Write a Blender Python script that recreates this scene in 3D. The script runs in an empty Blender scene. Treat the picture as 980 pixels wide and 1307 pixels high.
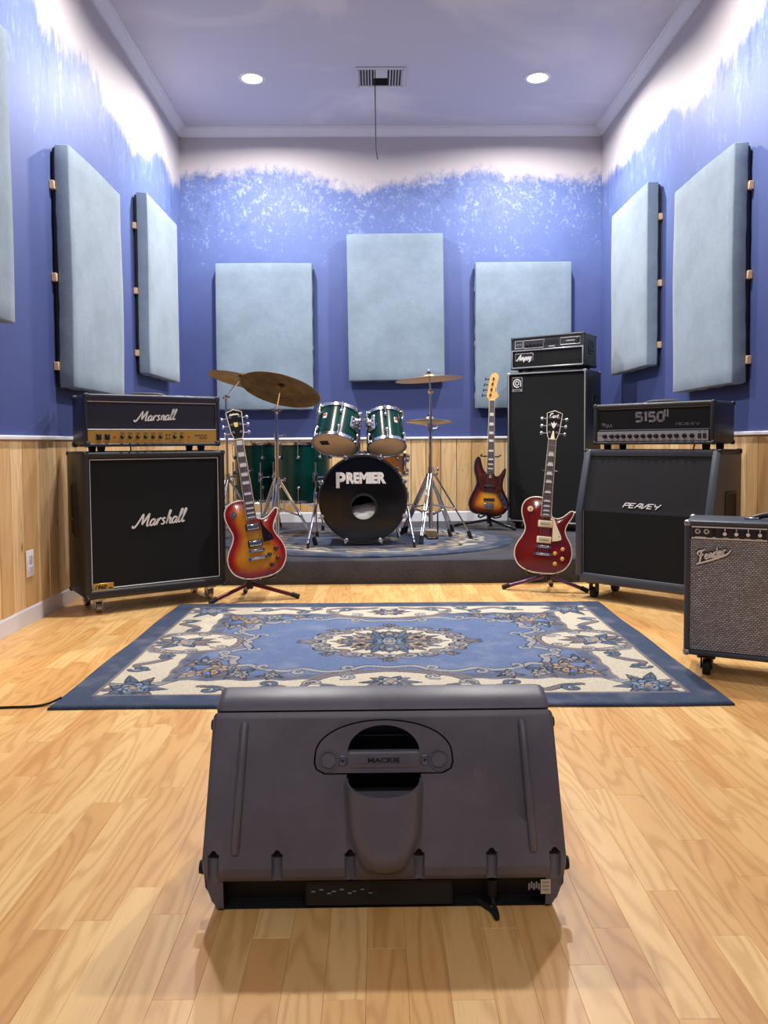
import bpy, bmesh, math, random
import numpy as np
from mathutils import Vector, Matrix, Euler, geometry

random.seed(7)
rng = np.random.default_rng(7)
SC = bpy.context.scene
COL = SC.collection
PI = math.pi
R = math.radians

# ------------------------------------------------------------------ camera, world, light, exposure
CAM_H = 0.85
def set_camera():
    yaw, pitch, roll, f = 0.0101, 0.0457, -0.0072, 1000.0
    cy, sy, cp, sp, cr, sr = math.cos(yaw), math.sin(yaw), math.cos(pitch), math.sin(pitch), math.cos(roll), math.sin(roll)
    fw, rt, up = Vector((sy, cy, 0)), Vector((cy, -sy, 0)), Vector((0, 0, 1))
    f2 = fw * cp - up * sp; u2 = up * cp + fw * sp
    r3 = rt * cr + u2 * sr; u3 = -rt * sr + u2 * cr
    m = Matrix((r3, u3, -f2)).transposed().to_4x4()
    m.translation = (0, 0, CAM_H)
    cd = bpy.data.cameras.new('camera'); co = bpy.data.objects.new('camera', cd); COL.objects.link(co)
    co.matrix_world = m
    cd.sensor_fit = 'HORIZONTAL'; cd.sensor_width = 36.0
    cd.lens = f * 36.0 / 980.0
    cd.shift_x = 0.0; cd.shift_y = -(653.5 - 610.0) / 980.0
    cd.clip_start = 0.05; cd.clip_end = 60
    SC.camera = co
set_camera()

# room dimensions (metres)
XL, XR, YB, YF = -1.659, 1.962, 6.835, -3.0
ZC, ZCR = 3.53, 3.459                      # ceiling, bottom of the crown moulding
ZR0, ZR1 = 0.872, 0.893                    # chair rail
YS, ZS = 4.655, 0.155                      # stage front and height
LIGHT_X = (-0.89, 1.214)
LIGHT_Y = (5.90, 3.90, -1.0)

SC.view_settings.view_transform = 'Standard'
SC.view_settings.look = 'None'
SC.view_settings.gamma = 1.0
SC.view_settings.exposure = 0.36
SC.cycles.use_denoising = True
SC.cycles.max_bounces = 10
SC.cycles.diffuse_bounces = 4
w = bpy.data.worlds.new('world'); SC.world = w; w.use_nodes = True
w.node_tree.nodes['Background'].inputs[0].default_value = (0.8, 0.86, 1.0, 1)
w.node_tree.nodes['Background'].inputs[1].default_value = 0.04
LAMP_W = (54.0, 44.0, 22.0)
LAMP_COL = (1.0, 0.94, 0.87)
LENS_EMIT = 14.0

# ------------------------------------------------------------------ helpers
def lin(c):
    out = []
    for x in c[:3]:
        x = x / 255.0
        out.append(x / 12.92 if x <= 0.04045 else ((x + 0.055) / 1.055) ** 2.4)
    return (*out, 1.0)

class NT:
    """small node-tree writer"""
    def __init__(s, name):
        s.mat = bpy.data.materials.new(name); s.mat.use_nodes = True
        s.t = s.mat.node_tree; s.n = s.t.nodes; s.l = s.t.links
        s.b = s.n['Principled BSDF']
    def node(s, typ, **kw):
        x = s.n.new(typ)
        for k, v in kw.items():
            if k.startswith('i_'):
                x.inputs[k[2:].replace('_', ' ')].default_value = v
            else: setattr(x, k, v)
        return x
    def link(s, a, b): s.l.new(a, b)
    def math(s, op, a, b=None, clamp=False):
        x = s.n.new('ShaderNodeMath'); x.operation = op; x.use_clamp = clamp
        for i, v in enumerate((a, b)):
            if v is None: continue
            if isinstance(v, (int, float)): x.inputs[i].default_value = v
            else: s.link(v, x.inputs[i])
        return x.outputs[0]
    def mix(s, fac, a, b, mode='MIX'):
        x = s.n.new('ShaderNodeMix'); x.data_type = 'RGBA'; x.blend_type = mode
        for sock, v in ((x.inputs[0], fac), (x.inputs[6], a), (x.inputs[7], b)):
            if isinstance(v, (int, float)): sock.default_value = v
            elif isinstance(v, tuple): sock.default_value = v
            else: s.link(v, sock)
        return x.outputs[2]
    def step(s, v, lo, hi):
        x = s.n.new('ShaderNodeMapRange'); x.interpolation_type = 'SMOOTHSTEP'
        s.link(v, x.inputs[0])
        for i, q in ((1, lo), (2, hi)):
            if isinstance(q, (int, float)): x.inputs[i].default_value = q
            else: s.link(q, x.inputs[i])
        return x.outputs[0]
    def coords(s, kind='Object'):
        return s.n.new('ShaderNodeTexCoord').outputs[kind]
    def pos(s): return s.n.new('ShaderNodeNewGeometry').outputs['Position']
    def scale(s, vec, sc):
        x = s.n.new('ShaderNodeVectorMath'); x.operation = 'MULTIPLY'; s.link(vec, x.inputs[0]); x.inputs[1].default_value = sc
        return x.outputs[0]
    def noise(s, vec, scale, detail=2.0, rough=0.5, dist=0.0):
        x = s.n.new('ShaderNodeTexNoise'); s.link(vec, x.inputs['Vector'])
        x.inputs['Scale'].default_value = scale; x.inputs['Detail'].default_value = detail
        x.inputs['Roughness'].default_value = rough; x.inputs['Distortion'].default_value = dist
        return x.outputs['Fac']
    def bump(s, h, strength=0.3, dist=0.002):
        x = s.n.new('ShaderNodeBump'); x.inputs['Strength'].default_value = strength; x.inputs['Distance'].default_value = dist
        s.link(h, x.inputs['Height']); s.link(x.outputs[0], s.b.inputs['Normal'])
    def base(s, v):
        if isinstance(v, tuple): s.b.inputs['Base Color'].default_value = v
        else: s.link(v, s.b.inputs['Base Color'])
    def set(s, rough=None, metal=None, spec=None, coat=None, sheen=None):
        if rough is not None: s.b.inputs['Roughness'].default_value = rough
        if metal is not None: s.b.inputs['Metallic'].default_value = metal
        if spec is not None: s.b.inputs['Specular IOR Level'].default_value = spec
        if coat is not None: s.b.inputs['Coat Weight'].default_value = coat; s.b.inputs['Coat Roughness'].default_value = 0.08
        if sheen is not None: s.b.inputs['Sheen Weight'].default_value = sheen

MATS = {}
def mat(name, col, rough=0.5, metal=0.0, spec=0.5, var=None, bump=None, coat=None):
    t = NT(name); c = lin(col)
    if var:
        n = t.noise(t.coords(), var[0], 4.0, 0.6)
        d = tuple(x * (1 - var[1]) for x in c[:3]) + (1.0,)
        u = tuple(min(1.0, x * (1 + var[1])) for x in c[:3]) + (1.0,)
        t.base(t.mix(t.step(n, 0.3, 0.7), d, u))
    else: t.base(c)
    if bump: t.bump(t.noise(t.coords(), bump[0], 3.0), bump[1], bump[2] if len(bump) > 2 else 0.001)
    t.set(rough, metal, spec, coat)
    MATS[name] = t.mat
    return t.mat

class MB:
    """collects shapes, builds ONE mesh object"""
    def __init__(s): s.v = []; s.f = []; s.m = []; s.M = Matrix()
    def add(s, vs, fs, mi=0, M=None):
        T = s.M if M is None else s.M @ M
        o = len(s.v)
        s.v += [tuple(T @ Vector(p)) for p in vs]
        s.f += [tuple(i + o for i in q) for q in fs]
        s.m += [mi] * len(fs)
        return s
    def box(s, c, size, mi=0, M=None):
        x, y, z = c; a, b, d = size[0] / 2, size[1] / 2, size[2] / 2
        vs = [(x + i * a, y + j * b, z + k * d) for k in (-1, 1) for j in (-1, 1) for i in (-1, 1)]
        return s.add(vs, [(0, 2, 3, 1), (4, 5, 7, 6), (0, 1, 5, 4), (2, 6, 7, 3), (0, 4, 6, 2), (1, 3, 7, 5)], mi, M)
    def rbox(s, c, size, r=0.01, seg=2, mi=0, M=None):
        bm = bmesh.new(); bmesh.ops.create_cube(bm, size=1.0)
        bmesh.ops.scale(bm, vec=size, verts=bm.verts)
        bmesh.ops.bevel(bm, geom=bm.edges[:], offset=min(r, min(size) * 0.49), segments=seg, profile=0.5, affect='EDGES')
        bmesh.ops.translate(bm, vec=c, verts=bm.verts)
        return s.bm(bm, mi, M)
    def bm(s, bm, mi=0, M=None):
        bm.verts.index_update()
        vs = [v.co.copy() for v in bm.verts]; fs = [tuple(v.index for v in f.verts) for f in bm.faces]
        bm.free()
        return s.add(vs, fs, mi, M)
    def cyl(s, p0, p1, r0, r1=None, n=16, mi=0, cap=True, M=None):
        p0, p1 = Vector(p0), Vector(p1); r1 = r0 if r1 is None else r1
        d = (p1 - p0).normalized(); a = d.orthogonal().normalized(); b = d.cross(a)
        vs = []; fs = []
        for p, r in ((p0, r0), (p1, r1)):
            for i in range(n):
                t = 2 * PI * i / n
                vs.append(p + (a * math.cos(t) + b * math.sin(t)) * r)
        for i in range(n):
            j = (i + 1) % n; fs.append((i, j, n + j, n + i))
        if cap: fs.append(tuple(range(n - 1, -1, -1))); fs.append(tuple(range(n, 2 * n)))
        return s.add(vs, fs, mi, M)
    def tube(s, pts, r, n=8, mi=0, cap=True, closed=False, M=None):
        P = [Vector(p) for p in pts]; m = len(P)
        rr = r if isinstance(r, (list, tuple)) else [r] * m
        T = []
        for i in range(m):
            if closed: T.append((P[(i + 1) % m] - P[i - 1]).normalized())
            else: T.append((P[min(i + 1, m - 1)] - P[max(i - 1, 0)]).normalized())
        a = T[0].orthogonal().normalized(); vs = []; fs = []
        for i in range(m):
            a = (a - T[i] * a.dot(T[i]))
            a = a.normalized() if a.length > 1e-6 else T[i].orthogonal().normalized()
            b = T[i].cross(a)
            for k in range(n):
                t = 2 * PI * k / n
                vs.append(P[i] + (a * math.cos(t) + b * math.sin(t)) * rr[i])
        for i in range(m if closed else m - 1):
            j = (i + 1) % m
            for k in range(n):
                q = (k + 1) % n; fs.append((i * n + k, i * n + q, j * n + q, j * n + k))
        if cap and not closed: fs.append(tuple(range(n - 1, -1, -1))); fs.append(tuple((m - 1) * n + k for k in range(n)))
        return s.add(vs, fs, mi, M)
    def lathe(s, prof, n=32, mi=0, M=None, closed=False):
        vs = []; fs = []; m = len(prof)
        for r, z in prof:
            for i in range(n):
                t = 2 * PI * i / n; vs.append((r * math.cos(t), r * math.sin(t), z))
        for k in range(m if closed else m - 1):
            k2 = (k + 1) % m
            for i in range(n):
                j = (i + 1) % n; fs.append((k * n + i, k * n + j, k2 * n + j, k2 * n + i))
        if not closed:
            if prof[0][0] > 1e-5: fs.append(tuple(range(n - 1, -1, -1)))
            if prof[-1][0] > 1e-5: fs.append(tuple((m - 1) * n + i for i in range(n)))
        return s.add(vs, fs, mi, M)
    def prism(s, pts, a, b, mi=0, M=None, plane='xz'):
        n = len(pts)
        f = {'xz': lambda p, d: (p[0], d, p[1]), 'xy': lambda p, d: (p[0], p[1], d), 'yz': lambda p, d: (d, p[0], p[1])}[plane]
        vs = [f(p, a) for p in pts] + [f(p, b) for p in pts]
        fs = [tuple(range(n)), tuple(range(2 * n - 1, n - 1, -1))] + [(i, n + i, n + (i + 1) % n, (i + 1) % n) for i in range(n)]
        return s.add(vs, fs, mi, M)
    def ball(s, c, r, n=10, mi=0, sc=(1, 1, 1), M=None):
        m = max(4, n // 2); prof = [(r * math.sin(PI * i / m), -r * math.cos(PI * i / m)) for i in range(m + 1)]
        prof[0] = (0, -r); prof[-1] = (0, r)
        T = Matrix.Translation(c) @ Matrix.Diagonal((*sc, 1))
        return s.lathe(prof, n, mi, T if M is None else M @ T)
    def ribbon(s, pts, wd, th=0.001, mi=0, M=None, taper=False):
        """flat pen stroke in the local XZ plane, facing -Y"""
        m = len(pts); P = [Vector((p[0], 0, p[1])) for p in pts]; vs = []; fs = []
        for i in range(m):
            t = (P[min(i + 1, m - 1)] - P[max(i - 1, 0)]).normalized(); nrm = Vector((-t.z, 0, t.x))
            q = wd[i] if isinstance(wd, (list, tuple)) else wd
            for sgn, y in ((1, 0), (-1, 0), (-1, -th), (1, -th)):
                vs.append(P[i] + nrm * q * 0.5 * sgn + Vector((0, y, 0)))
        for i in range(m - 1):
            for k in range(4):
                fs.append((i * 4 + k, i * 4 + (k + 1) % 4, i * 4 + 4 + (k + 1) % 4, i * 4 + 4 + k))
        fs += [(3, 2, 1, 0), tuple((m - 1) * 4 + k for k in range(4))]
        return s.add(vs, fs, mi, M)
    def text(s, body, size, M=None, bold=0.0, shear=0.0, th=0.001, mi=0, width=None, spacing=1.0):
        """lettering in the local XZ plane facing -Y, centred on the local origin"""
        cu = bpy.data.curves.new('lettering', 'FONT'); cu.body = body; cu.size = size; cu.offset = bold; cu.shear = shear
        cu.space_character = spacing; cu.resolution_u = 3; cu.extrude = th / 2
        ob = bpy.data.objects.new('lettering', cu); COL.objects.link(ob)
        dg = bpy.context.evaluated_depsgraph_get()
        me = bpy.data.meshes.new_from_object(ob.evaluated_get(dg))
        vs = [v.co.copy() for v in me.vertices]; fs = [tuple(p.vertices) for p in me.polygons]
        bpy.data.objects.remove(ob); bpy.data.curves.remove(cu); bpy.data.meshes.remove(me)
        if not vs: return s
        x0, x1 = min(v.x for v in vs), max(v.x for v in vs); y0, y1 = min(v.y for v in vs), max(v.y for v in vs)
        k = 1.0 if width is None else width / (x1 - x0)
        vs = [((v.x - (x0 + x1) / 2) * k, -v.z - th / 2, v.y - (y0 + y1) / 2) for v in vs]
        return s.add(vs, fs, mi, M)
    def build(s, name, mats, parent=None, ang=38, kind=None, label=None, recalc=True, smooth=True):
        me = bpy.data.meshes.new(name); me.from_pydata(s.v, [], s.f)
        for m in (mats if isinstance(mats, (list, tuple)) else [mats]): me.materials.append(m)
        me.polygons.foreach_set('material_index', s.m)
        if recalc:
            bm = bmesh.new(); bm.from_mesh(me); bmesh.ops.recalc_face_normals(bm, faces=bm.faces); bm.to_mesh(me); bm.free()
        if smooth:
            me.polygons.foreach_set('use_smooth', [True] * len(me.polygons)); me.set_sharp_from_angle(angle=R(ang))
        me.update()
        o = bpy.data.objects.new(name, me); COL.objects.link(o); o.parent = parent
        if kind: o['kind'] = kind
        if label: o['label'] = label
        return o

def thing(name, label, cat, loc=(0, 0, 0), rz=0.0, group=None, M=None):
    o = bpy.data.objects.new(name, None); COL.objects.link(o); o.empty_display_size = 0.05
    if M is not None: o.matrix_world = M
    else: o.location = loc; o.rotation_euler = (0, 0, rz)
    o['label'] = label; o['category'] = cat
    if group: o['group'] = group
    return o
def tag(o, label, cat, group=None):
    o['label'] = label; o['category'] = cat
    if group: o['group'] = group
    return o
def kids(o): return [c for c in COL.objects if c.parent is o]
def dup(o, loc=None, rz=None, label=None, parent=None):
    c = o.copy(); COL.objects.link(c); c.parent = parent
    if loc is not None: c.location = loc
    if rz is not None: c.rotation_euler = (0, 0, rz)
    if label: c['label'] = label
    for k in kids(o): dup(k, parent=c)
    return c
def again(o, M=None, parent=None):
    """one more copy of a part (shared mesh)"""
    c = o.copy(); COL.objects.link(c); c.parent = parent or o.parent
    if M is not None: c.matrix_basis = M
    return c
def structure(o): o['kind'] = 'structure'; return o
def catmull(pts, k=6, closed=False):
    P = [Vector(p) for p in pts]; n = len(P); out = []
    for i in range(n if closed else n - 1):
        p0 = P[i - 1] if (closed or i > 0) else P[0]; p1 = P[i]; p2 = P[(i + 1) % n]
        p3 = P[(i + 2) % n] if (closed or i + 2 < n) else P[-1]
        for j in range(k):
            t = j / k
            out.append(0.5 * ((2 * p1) + (p2 - p0) * t + (2 * p0 - 5 * p1 + 4 * p2 - p3) * t * t + (3 * p1 - p0 - 3 * p2 + p3) * t ** 3))
    if not closed: out.append(P[-1].copy())
    return out
T = Matrix.Translation
def RX(a): return Matrix.Rotation(a, 4, 'X')
def RY(a): return Matrix.Rotation(a, 4, 'Y')
def RZ(a): return Matrix.Rotation(a, 4, 'Z')

# ------------------------------------------------------------------ plain materials
BLACK = mat('black_plastic', (22, 22, 25), 0.45)
RUBBER = mat('black_rubber', (20, 20, 21), 0.75)
VINYL = mat('black_vinyl_covering', (36, 38, 42), 0.42, bump=(420, 0.35, 0.001))
VINYLB = mat('blue_black_vinyl_covering', (38, 40, 58), 0.36, bump=(420, 0.35, 0.001))
VINYLG = mat('grey_vinyl_covering', (62, 68, 80), 0.38, bump=(420, 0.35, 0.001))
CLOTH = mat('black_grille_cloth', (30, 32, 34), 0.85, spec=0.2, bump=(900, 0.5, 0.001))
CLOTHG = mat('dark_grey_grille_cloth', (40, 41, 45), 0.85, spec=0.2, bump=(900, 0.5, 0.001))
CHROME = mat('chrome', (215, 218, 225), 0.16, 1.0)
STEEL = mat('brushed_steel', (170, 172, 180), 0.32, 1.0)
DARKMETAL = mat('dark_tube_metal', (70, 70, 78), 0.3, 1.0)
WHITE = mat('white_plastic', (235, 235, 238), 0.4)
IVORY = mat('cream_plastic', (240, 226, 190), 0.35)
GOLD = mat('gold_panel', (205, 165, 85), 0.35, 0.55)
SILVERP = mat('silver_panel', (170, 172, 178), 0.38, 0.5)
LETTER = mat('white_lettering', (240, 240, 240), 0.4)
LETTERG = mat('grey_lettering', (150, 150, 155), 0.35, 0.3)
PAINTW = mat('white_trim_paint', (226, 227, 236), 0.38)
RAWWOOD = mat('raw_pine_block', (222, 190, 150), 0.7)
REDLED = mat('red_jewel', (190, 30, 25), 0.2)
# ------------------------------------------------------------------ surface materials
def plank_floor_mat():
    t = NT('oak_floor')
    at = t.node('ShaderNodeAttribute', attribute_name='tone')
    sep = t.node('ShaderNodeSeparateColor'); t.link(at.outputs['Color'], sep.inputs[0])
    r, g, b = sep.outputs
    off = t.node('ShaderNodeCombineXYZ'); t.link(t.math('MULTIPLY', g, 37.0), off.inputs[0]); t.link(t.math('MULTIPLY', b, 53.0), off.inputs[1])
    add = t.node('ShaderNodeVectorMath', operation='ADD'); t.link(t.pos(), add.inputs[0]); t.link(off.outputs[0], add.inputs[1])
    p = add.outputs[0]
    big = t.noise(t.scale(p, (7.5, 0.85, 1)), 1.0, 2.0, 0.45)
    wig = t.noise(t.scale(p, (60, 22, 1)), 1.0, 2.0, 0.5)
    ph = t.math('ADD', t.math('MULTIPLY', big, 95.0), t.math('MULTIPLY', wig, 2.2))
    ring = t.math('ADD', t.math('MULTIPLY', t.math('SINE', ph), 0.5), 0.5)
    ring = t.math('POWER', ring, 2.6)
    fib = t.noise(t.scale(p, (330, 9, 1)), 1.0, 3.0, 0.6)
    pore = t.step(fib, 0.55, 0.75)
    tone = t.step(r, 0.0, 1.0)
    light = t.mix(tone, lin((228, 176, 108)), lin((244, 204, 138)))
    dark = t.mix(tone, lin((198, 140, 78)), lin((216, 166, 100)))
    c = t.mix(t.math('MULTIPLY', ring, 0.62), light, dark)
    c = t.mix(t.math('MULTIPLY', pore, 0.28), c, lin((172, 116, 62)))
    cl = t.noise(t.scale(p, (9, 1.6, 1)), 1.0, 3.0)
    c = t.mix(t.math('MULTIPLY', t.step(cl, 0.45, 0.75), 0.25), c, lin((198, 148, 90)))
    t.base(c); t.set(0.36, spec=0.45)
    t.bump(t.math('SUBTRACT', 1.0, t.math('MULTIPLY', ring, 0.5)), 0.06, 0.001)
    return t.mat
def pine_mat():
    t = NT('knotty_pine')
    inf = t.node('ShaderNodeObjectInfo')
    rnd = inf.outputs['Random']
    off = t.node('ShaderNodeCombineXYZ')
    for i, k in enumerate((71.0, 43.0, 29.0)): t.link(t.math('MULTIPLY', rnd, k), off.inputs[i])
    add = t.node('ShaderNodeVectorMath', operation='ADD'); t.link(t.pos(), add.inputs[0]); t.link(off.outputs[0], add.inputs[1])
    p = add.outputs[0]
    n = t.noise(t.scale(p, (9, 9, 0.9)), 1.0, 2.0, 0.5, 0.4)
    ring = t.math('POWER', t.math('ADD', t.math('MULTIPLY', t.math('SINE', t.math('MULTIPLY', n, 60.0)), 0.5), 0.5), 2.0)
    tone = t.math('FRACT', t.math('MULTIPLY', rnd, 7.31))
    light = t.mix(tone, lin((206, 166, 112)), lin((236, 206, 158)))
    c = t.mix(t.math('MULTIPLY', ring, 0.4), light, lin((190, 142, 86)))
    heart = t.step(t.noise(t.scale(p, (11, 11, 0.5)), 1.0, 1.0), 0.52, 0.68)
    c = t.mix(t.math('MULTIPLY', heart, 0.45), c, lin((168, 116, 66)))
    vo = t.node('ShaderNodeTexVoronoi', feature='F1'); t.link(t.scale(p, (7.5, 7.5, 3.2)), vo.inputs['Vector']); vo.inputs['Scale'].default_value = 1.0
    knot = t.math('SUBTRACT', 1.0, t.step(vo.outputs['Distance'], 0.045, 0.11))
    c = t.mix(t.math('MULTIPLY', knot, 0.75), c, lin((105, 66, 36)))
    t.base(c); t.set(0.5, spec=0.35)
    return t.mat
def mural_mat(name, xs, lo, var, dab=0.70):
    """white wall sponged over in blues, pale high up and solid deep blue below"""
    t = NT(name)
    p = t.pos(); sep = t.node('ShaderNodeSeparateXYZ'); t.link(p, sep.inputs[0]); z = sep.outputs['Z']
    n1 = t.noise(p, 0.95, 3.0, 0.5)
    n2 = t.noise(t.scale(p, xs), 1.0, 12.0, 0.80)
    n3 = t.noise(t.scale(p, tuple(q * 0.35 for q in xs)), 1.0, 6.0, 0.6)
    n4 = t.noise(t.scale(p, tuple(q * 3.6 for q in xs)), 1.0, 5.0, 0.75)
    zz = t.math('ADD', z, t.math('ADD', t.math('MULTIPLY', t.math('SUBTRACT', n1, 0.5), var), t.math('MULTIPLY', t.math('SUBTRACT', n2, 0.5), 0.35)))
    white = t.step(zz, lo, lo + 0.13)
    up = t.step(t.math('ADD', z, t.math('MULTIPLY', t.math('SUBTRACT', n3, 0.5), 0.9)), 1.30, lo)        # 0 solid blue .. 1 top of the blue
    blue = t.mix(up, lin((70, 82, 136)), lin((96, 115, 172)))
    thr = t.math('SUBTRACT', 0.71, t.math('MULTIPLY', up, 0.22))
    sp = t.step(t.math('ADD', t.math('MULTIPLY', n2, 0.5), t.math('MULTIPLY', n4, 0.5)), thr, t.math('ADD', thr, 0.13))
    c = t.mix(t.math('MULTIPLY', sp, dab), blue, lin((168, 184, 214)))
    dk = t.math('MULTIPLY', t.step(t.math('ADD', t.math('MULTIPLY', n3, 0.5), t.math('MULTIPLY', n4, 0.5)), 0.53, 0.62), t.step(z, lo - 0.6, lo - 0.05))
    c = t.mix(t.math('MULTIPLY', dk, 0.75), c, lin((64, 82, 130)))
    c = t.mix(white, c, lin((194, 189, 194)))
    t.base(c); t.set(0.55, spec=0.3)
    t.bump(n4, 0.12, 0.002)
    return t.mat
def ceiling_mat():
    t = NT('ceiling_cloud_paint'); p = t.pos()
    n = t.noise(t.scale(p, (0.8, 1.0, 1)), 1.0, 5.0, 0.55, 0.6)
    t.base(t.mix(t.step(n, 0.5, 0.66), lin((206, 206, 222)), lin((226, 224, 232)))); t.set(0.8, spec=0.2)
    return t.mat
def fabric_mat(name, a, b, sc=(260, 260, 260)):
    t = NT(name); p = t.coords()
    n = t.noise(p, 3.5, 4.0, 0.65); f = t.noise(t.scale(p, sc), 1.0, 2.0)
    fx = t.noise(t.scale(p, (400, 400, 25)), 1.0, 2.0); fz = t.noise(t.scale(p, (25, 25, 400)), 1.0, 2.0)
    c = t.mix(t.step(n, 0.3, 0.7), lin(a), lin(b))
    wv = t.math('ADD', t.math('MULTIPLY', fx, 0.5), t.math('MULTIPLY', fz, 0.5))
    c = t.mix(t.math('MULTIPLY', t.step(wv, 0.42, 0.58), 0.25), c, lin(tuple(q * 0.86 for q in a)))
    t.base(c); t.set(0.92, spec=0.15, sheen=0.2)
    t.bump(t.math('ADD', wv, t.math('MULTIPLY', n, 0.6)), 0.5, 0.003)
    return t.mat
def carpet_mat(name, a, b):
    t = NT(name); p = t.coords('Object')
    f = t.noise(p, 340, 3.0, 0.7); n = t.noise(p, 5.0, 3.0)
    t.base(t.mix(t.step(t.math('ADD', t.math('MULTIPLY', f, 0.8), t.math('MULTIPLY', n, 0.2)), 0.35, 0.65), lin(a), lin(b)))
    t.set(0.95, spec=0.1); t.bump(f, 0.9, 0.004)
    return t.mat
OAK = plank_floor_mat(); PINE = pine_mat()
MURAL_B = mural_mat('back_wall_mural', (11, 11, 9), 3.05, 0.42)
MURAL_S = mural_mat('side_wall_mural', (9, 9, 3.2), 2.94, 0.75, 0.42)
CEIL = ceiling_mat()
FABRIC = fabric_mat('pale_blue_panel_fabric', (120, 138, 155), (136, 154, 173))
CARPET = carpet_mat('charcoal_carpet', (52, 53, 60), (92, 92, 100))
SUBFLOOR = mat('floor_underlay', (120, 84, 52), 0.8)

# ------------------------------------------------------------------ room shell
def shell_box(name, x0, x1, y0, y1, z0, z1, m):
    b = MB(); b.box(((x0 + x1) / 2, (y0 + y1) / 2, (z0 + z1) / 2), (x1 - x0, y1 - y0, z1 - z0))
    return structure(b.build(name, m, smooth=False))
th = 0.12
wl = shell_box('wall_left', XL - th, XL, YF - th, YB + th, -0.05, ZC, MURAL_S)
wr = shell_box('wall_right', XR, XR + th, YF - th, YB + th, -0.05, ZC, MURAL_S)
wb = shell_box('wall_back', XL, XR, YB, YB + th, -0.05, ZC, MURAL_B)
wf = shell_box('wall_front', XL, XR, YF - th, YF, -0.05, ZC, MURAL_S)
fl = shell_box('floor', XL - th, XR + th, YF - th, YB + th, -0.09, -0.010, SUBFLOOR)
shell_box('ceiling', XL - th, XR + th, YF - th, YB + th, ZC, ZC + th, CEIL)

# floor strips: individual planks near the camera, the far and hidden ones joined
def plank_geo(x0, x1, y0, y1, z):
    e = 0.0004
    vs = [(x0, y0, -0.01), (x1, y0, -0.01), (x1, y1, -0.01), (x0, y1, -0.01),
          (x0, y0, z - e), (x1, y0, z - e), (x1, y1, z - e), (x0, y1, z - e),
          (x0 + e, y0 + e, z), (x1 - e, y0 + e, z), (x1 - e, y1 - e, z), (x0 + e, y1 - e, z)]
    fs = [(8, 9, 10, 11)]
    for a, b in ((0, 1), (1, 2), (2, 3), (3, 0)): fs += [(a, b, b + 4, a + 4), (a + 4, b + 4, b + 8, a + 8)]
    return vs, fs
strips = []
sw = 0.0655; nx = int(math.ceil((XR - XL) / sw))
for i in range(nx):
    x0 = XL + i * sw; x1 = min(x0 + sw, XR); y = YF - random.random() * 0.45
    while y < YS + 0.02:
        ln = random.choice((0.31, 0.42, 0.42, 0.52, 0.63)) * random.uniform(0.95, 1.05)
        y1 = min(y + ln, YS + 0.02)
        if y1 > YF: strips.append((x0 + 0.0001, x1 - 0.0001, max(y, YF), y1 - 0.0002))
        y = y1
def strip_size(s):
    x0, x1, y0, y1 = s; yc = (y0 + y1) / 2; xc = (x0 + x1) / 2
    if y1 < 1.12 or abs(xc) > 0.51 * y1 + 0.03: return 0
    if 2.5 < y0 and y1 < 4.0 and -1.0 < xc < 1.1: return 0
    if abs(xc) < 0.33 and 1.38 < y0 and y1 < 2.4: return 0
    return (x1 - x0) * (y1 - y0) / max(yc, 1.1) ** 3
strips.sort(key=strip_size, reverse=True)
def add_tone(me, vals):
    a = me.color_attributes.new('tone', 'FLOAT_COLOR', 'POINT'); a.data.foreach_set('color', np.asarray(vals, dtype=np.float32).ravel())
rest_v, rest_f, rest_t = [], [], []
for k, s in enumerate(strips):
    vs, fs = plank_geo(*s, random.uniform(-0.0002, 0.0))
    tv = (random.random(), random.random(), random.random(), 1.0)
    if k < 300:
        me = bpy.data.meshes.new('plank'); me.from_pydata(vs, [], fs); me.materials.append(OAK)
        add_tone(me, [tv] * 12)
        o = bpy.data.objects.new('plank', me); COL.objects.link(o); o.parent = fl
    else:
        n = len(rest_v); rest_v += vs; rest_f += [tuple(q + n for q in f) for f in fs]; rest_t += [tv] * 12
me = bpy.data.meshes.new('far_planks'); me.from_pydata(rest_v, [], rest_f); me.materials.append(OAK); add_tone(me, rest_t)
o = bpy.data.objects.new('far_planks', me); COL.objects.link(o); o.parent = fl; o['kind'] = 'stuff'

# pine wainscot boards, one by one
def board(parent, c, size):
    b = MB(); x, y, z = size
    b.rbox(c, size, 0.004, 1)
    return b.build('plank', PINE, parent, smooth=False)
BW = 0.136; bt = 0.014
for wall, sx, x in ((wl, 1, XL), (wr, -1, XR)):
    y = 1.6
    while y < YB - 0.02:
        y1 = min(y + BW * random.uniform(0.82, 1.12), YB - bt)
        z0 = 0.08 if y < YS else ZS + 0.085
        board(wall, (x + sx * bt * random.uniform(0.42, 0.52), (y + y1) / 2, (z0 + ZR0) / 2), (bt, y1 - y - 0.003, ZR0 - z0)); y = y1
x = XL + bt
while x < XR - bt - 0.02:
    x1 = min(x + BW * random.uniform(0.93, 1.07), XR - bt)
    board(wb, ((x + x1) / 2, YB - bt * random.uniform(0.42, 0.52), (ZS + 0.085 + ZR0) / 2), (x1 - x - 0.004, bt, ZR0 - ZS - 0.085)); x = x1

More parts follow.
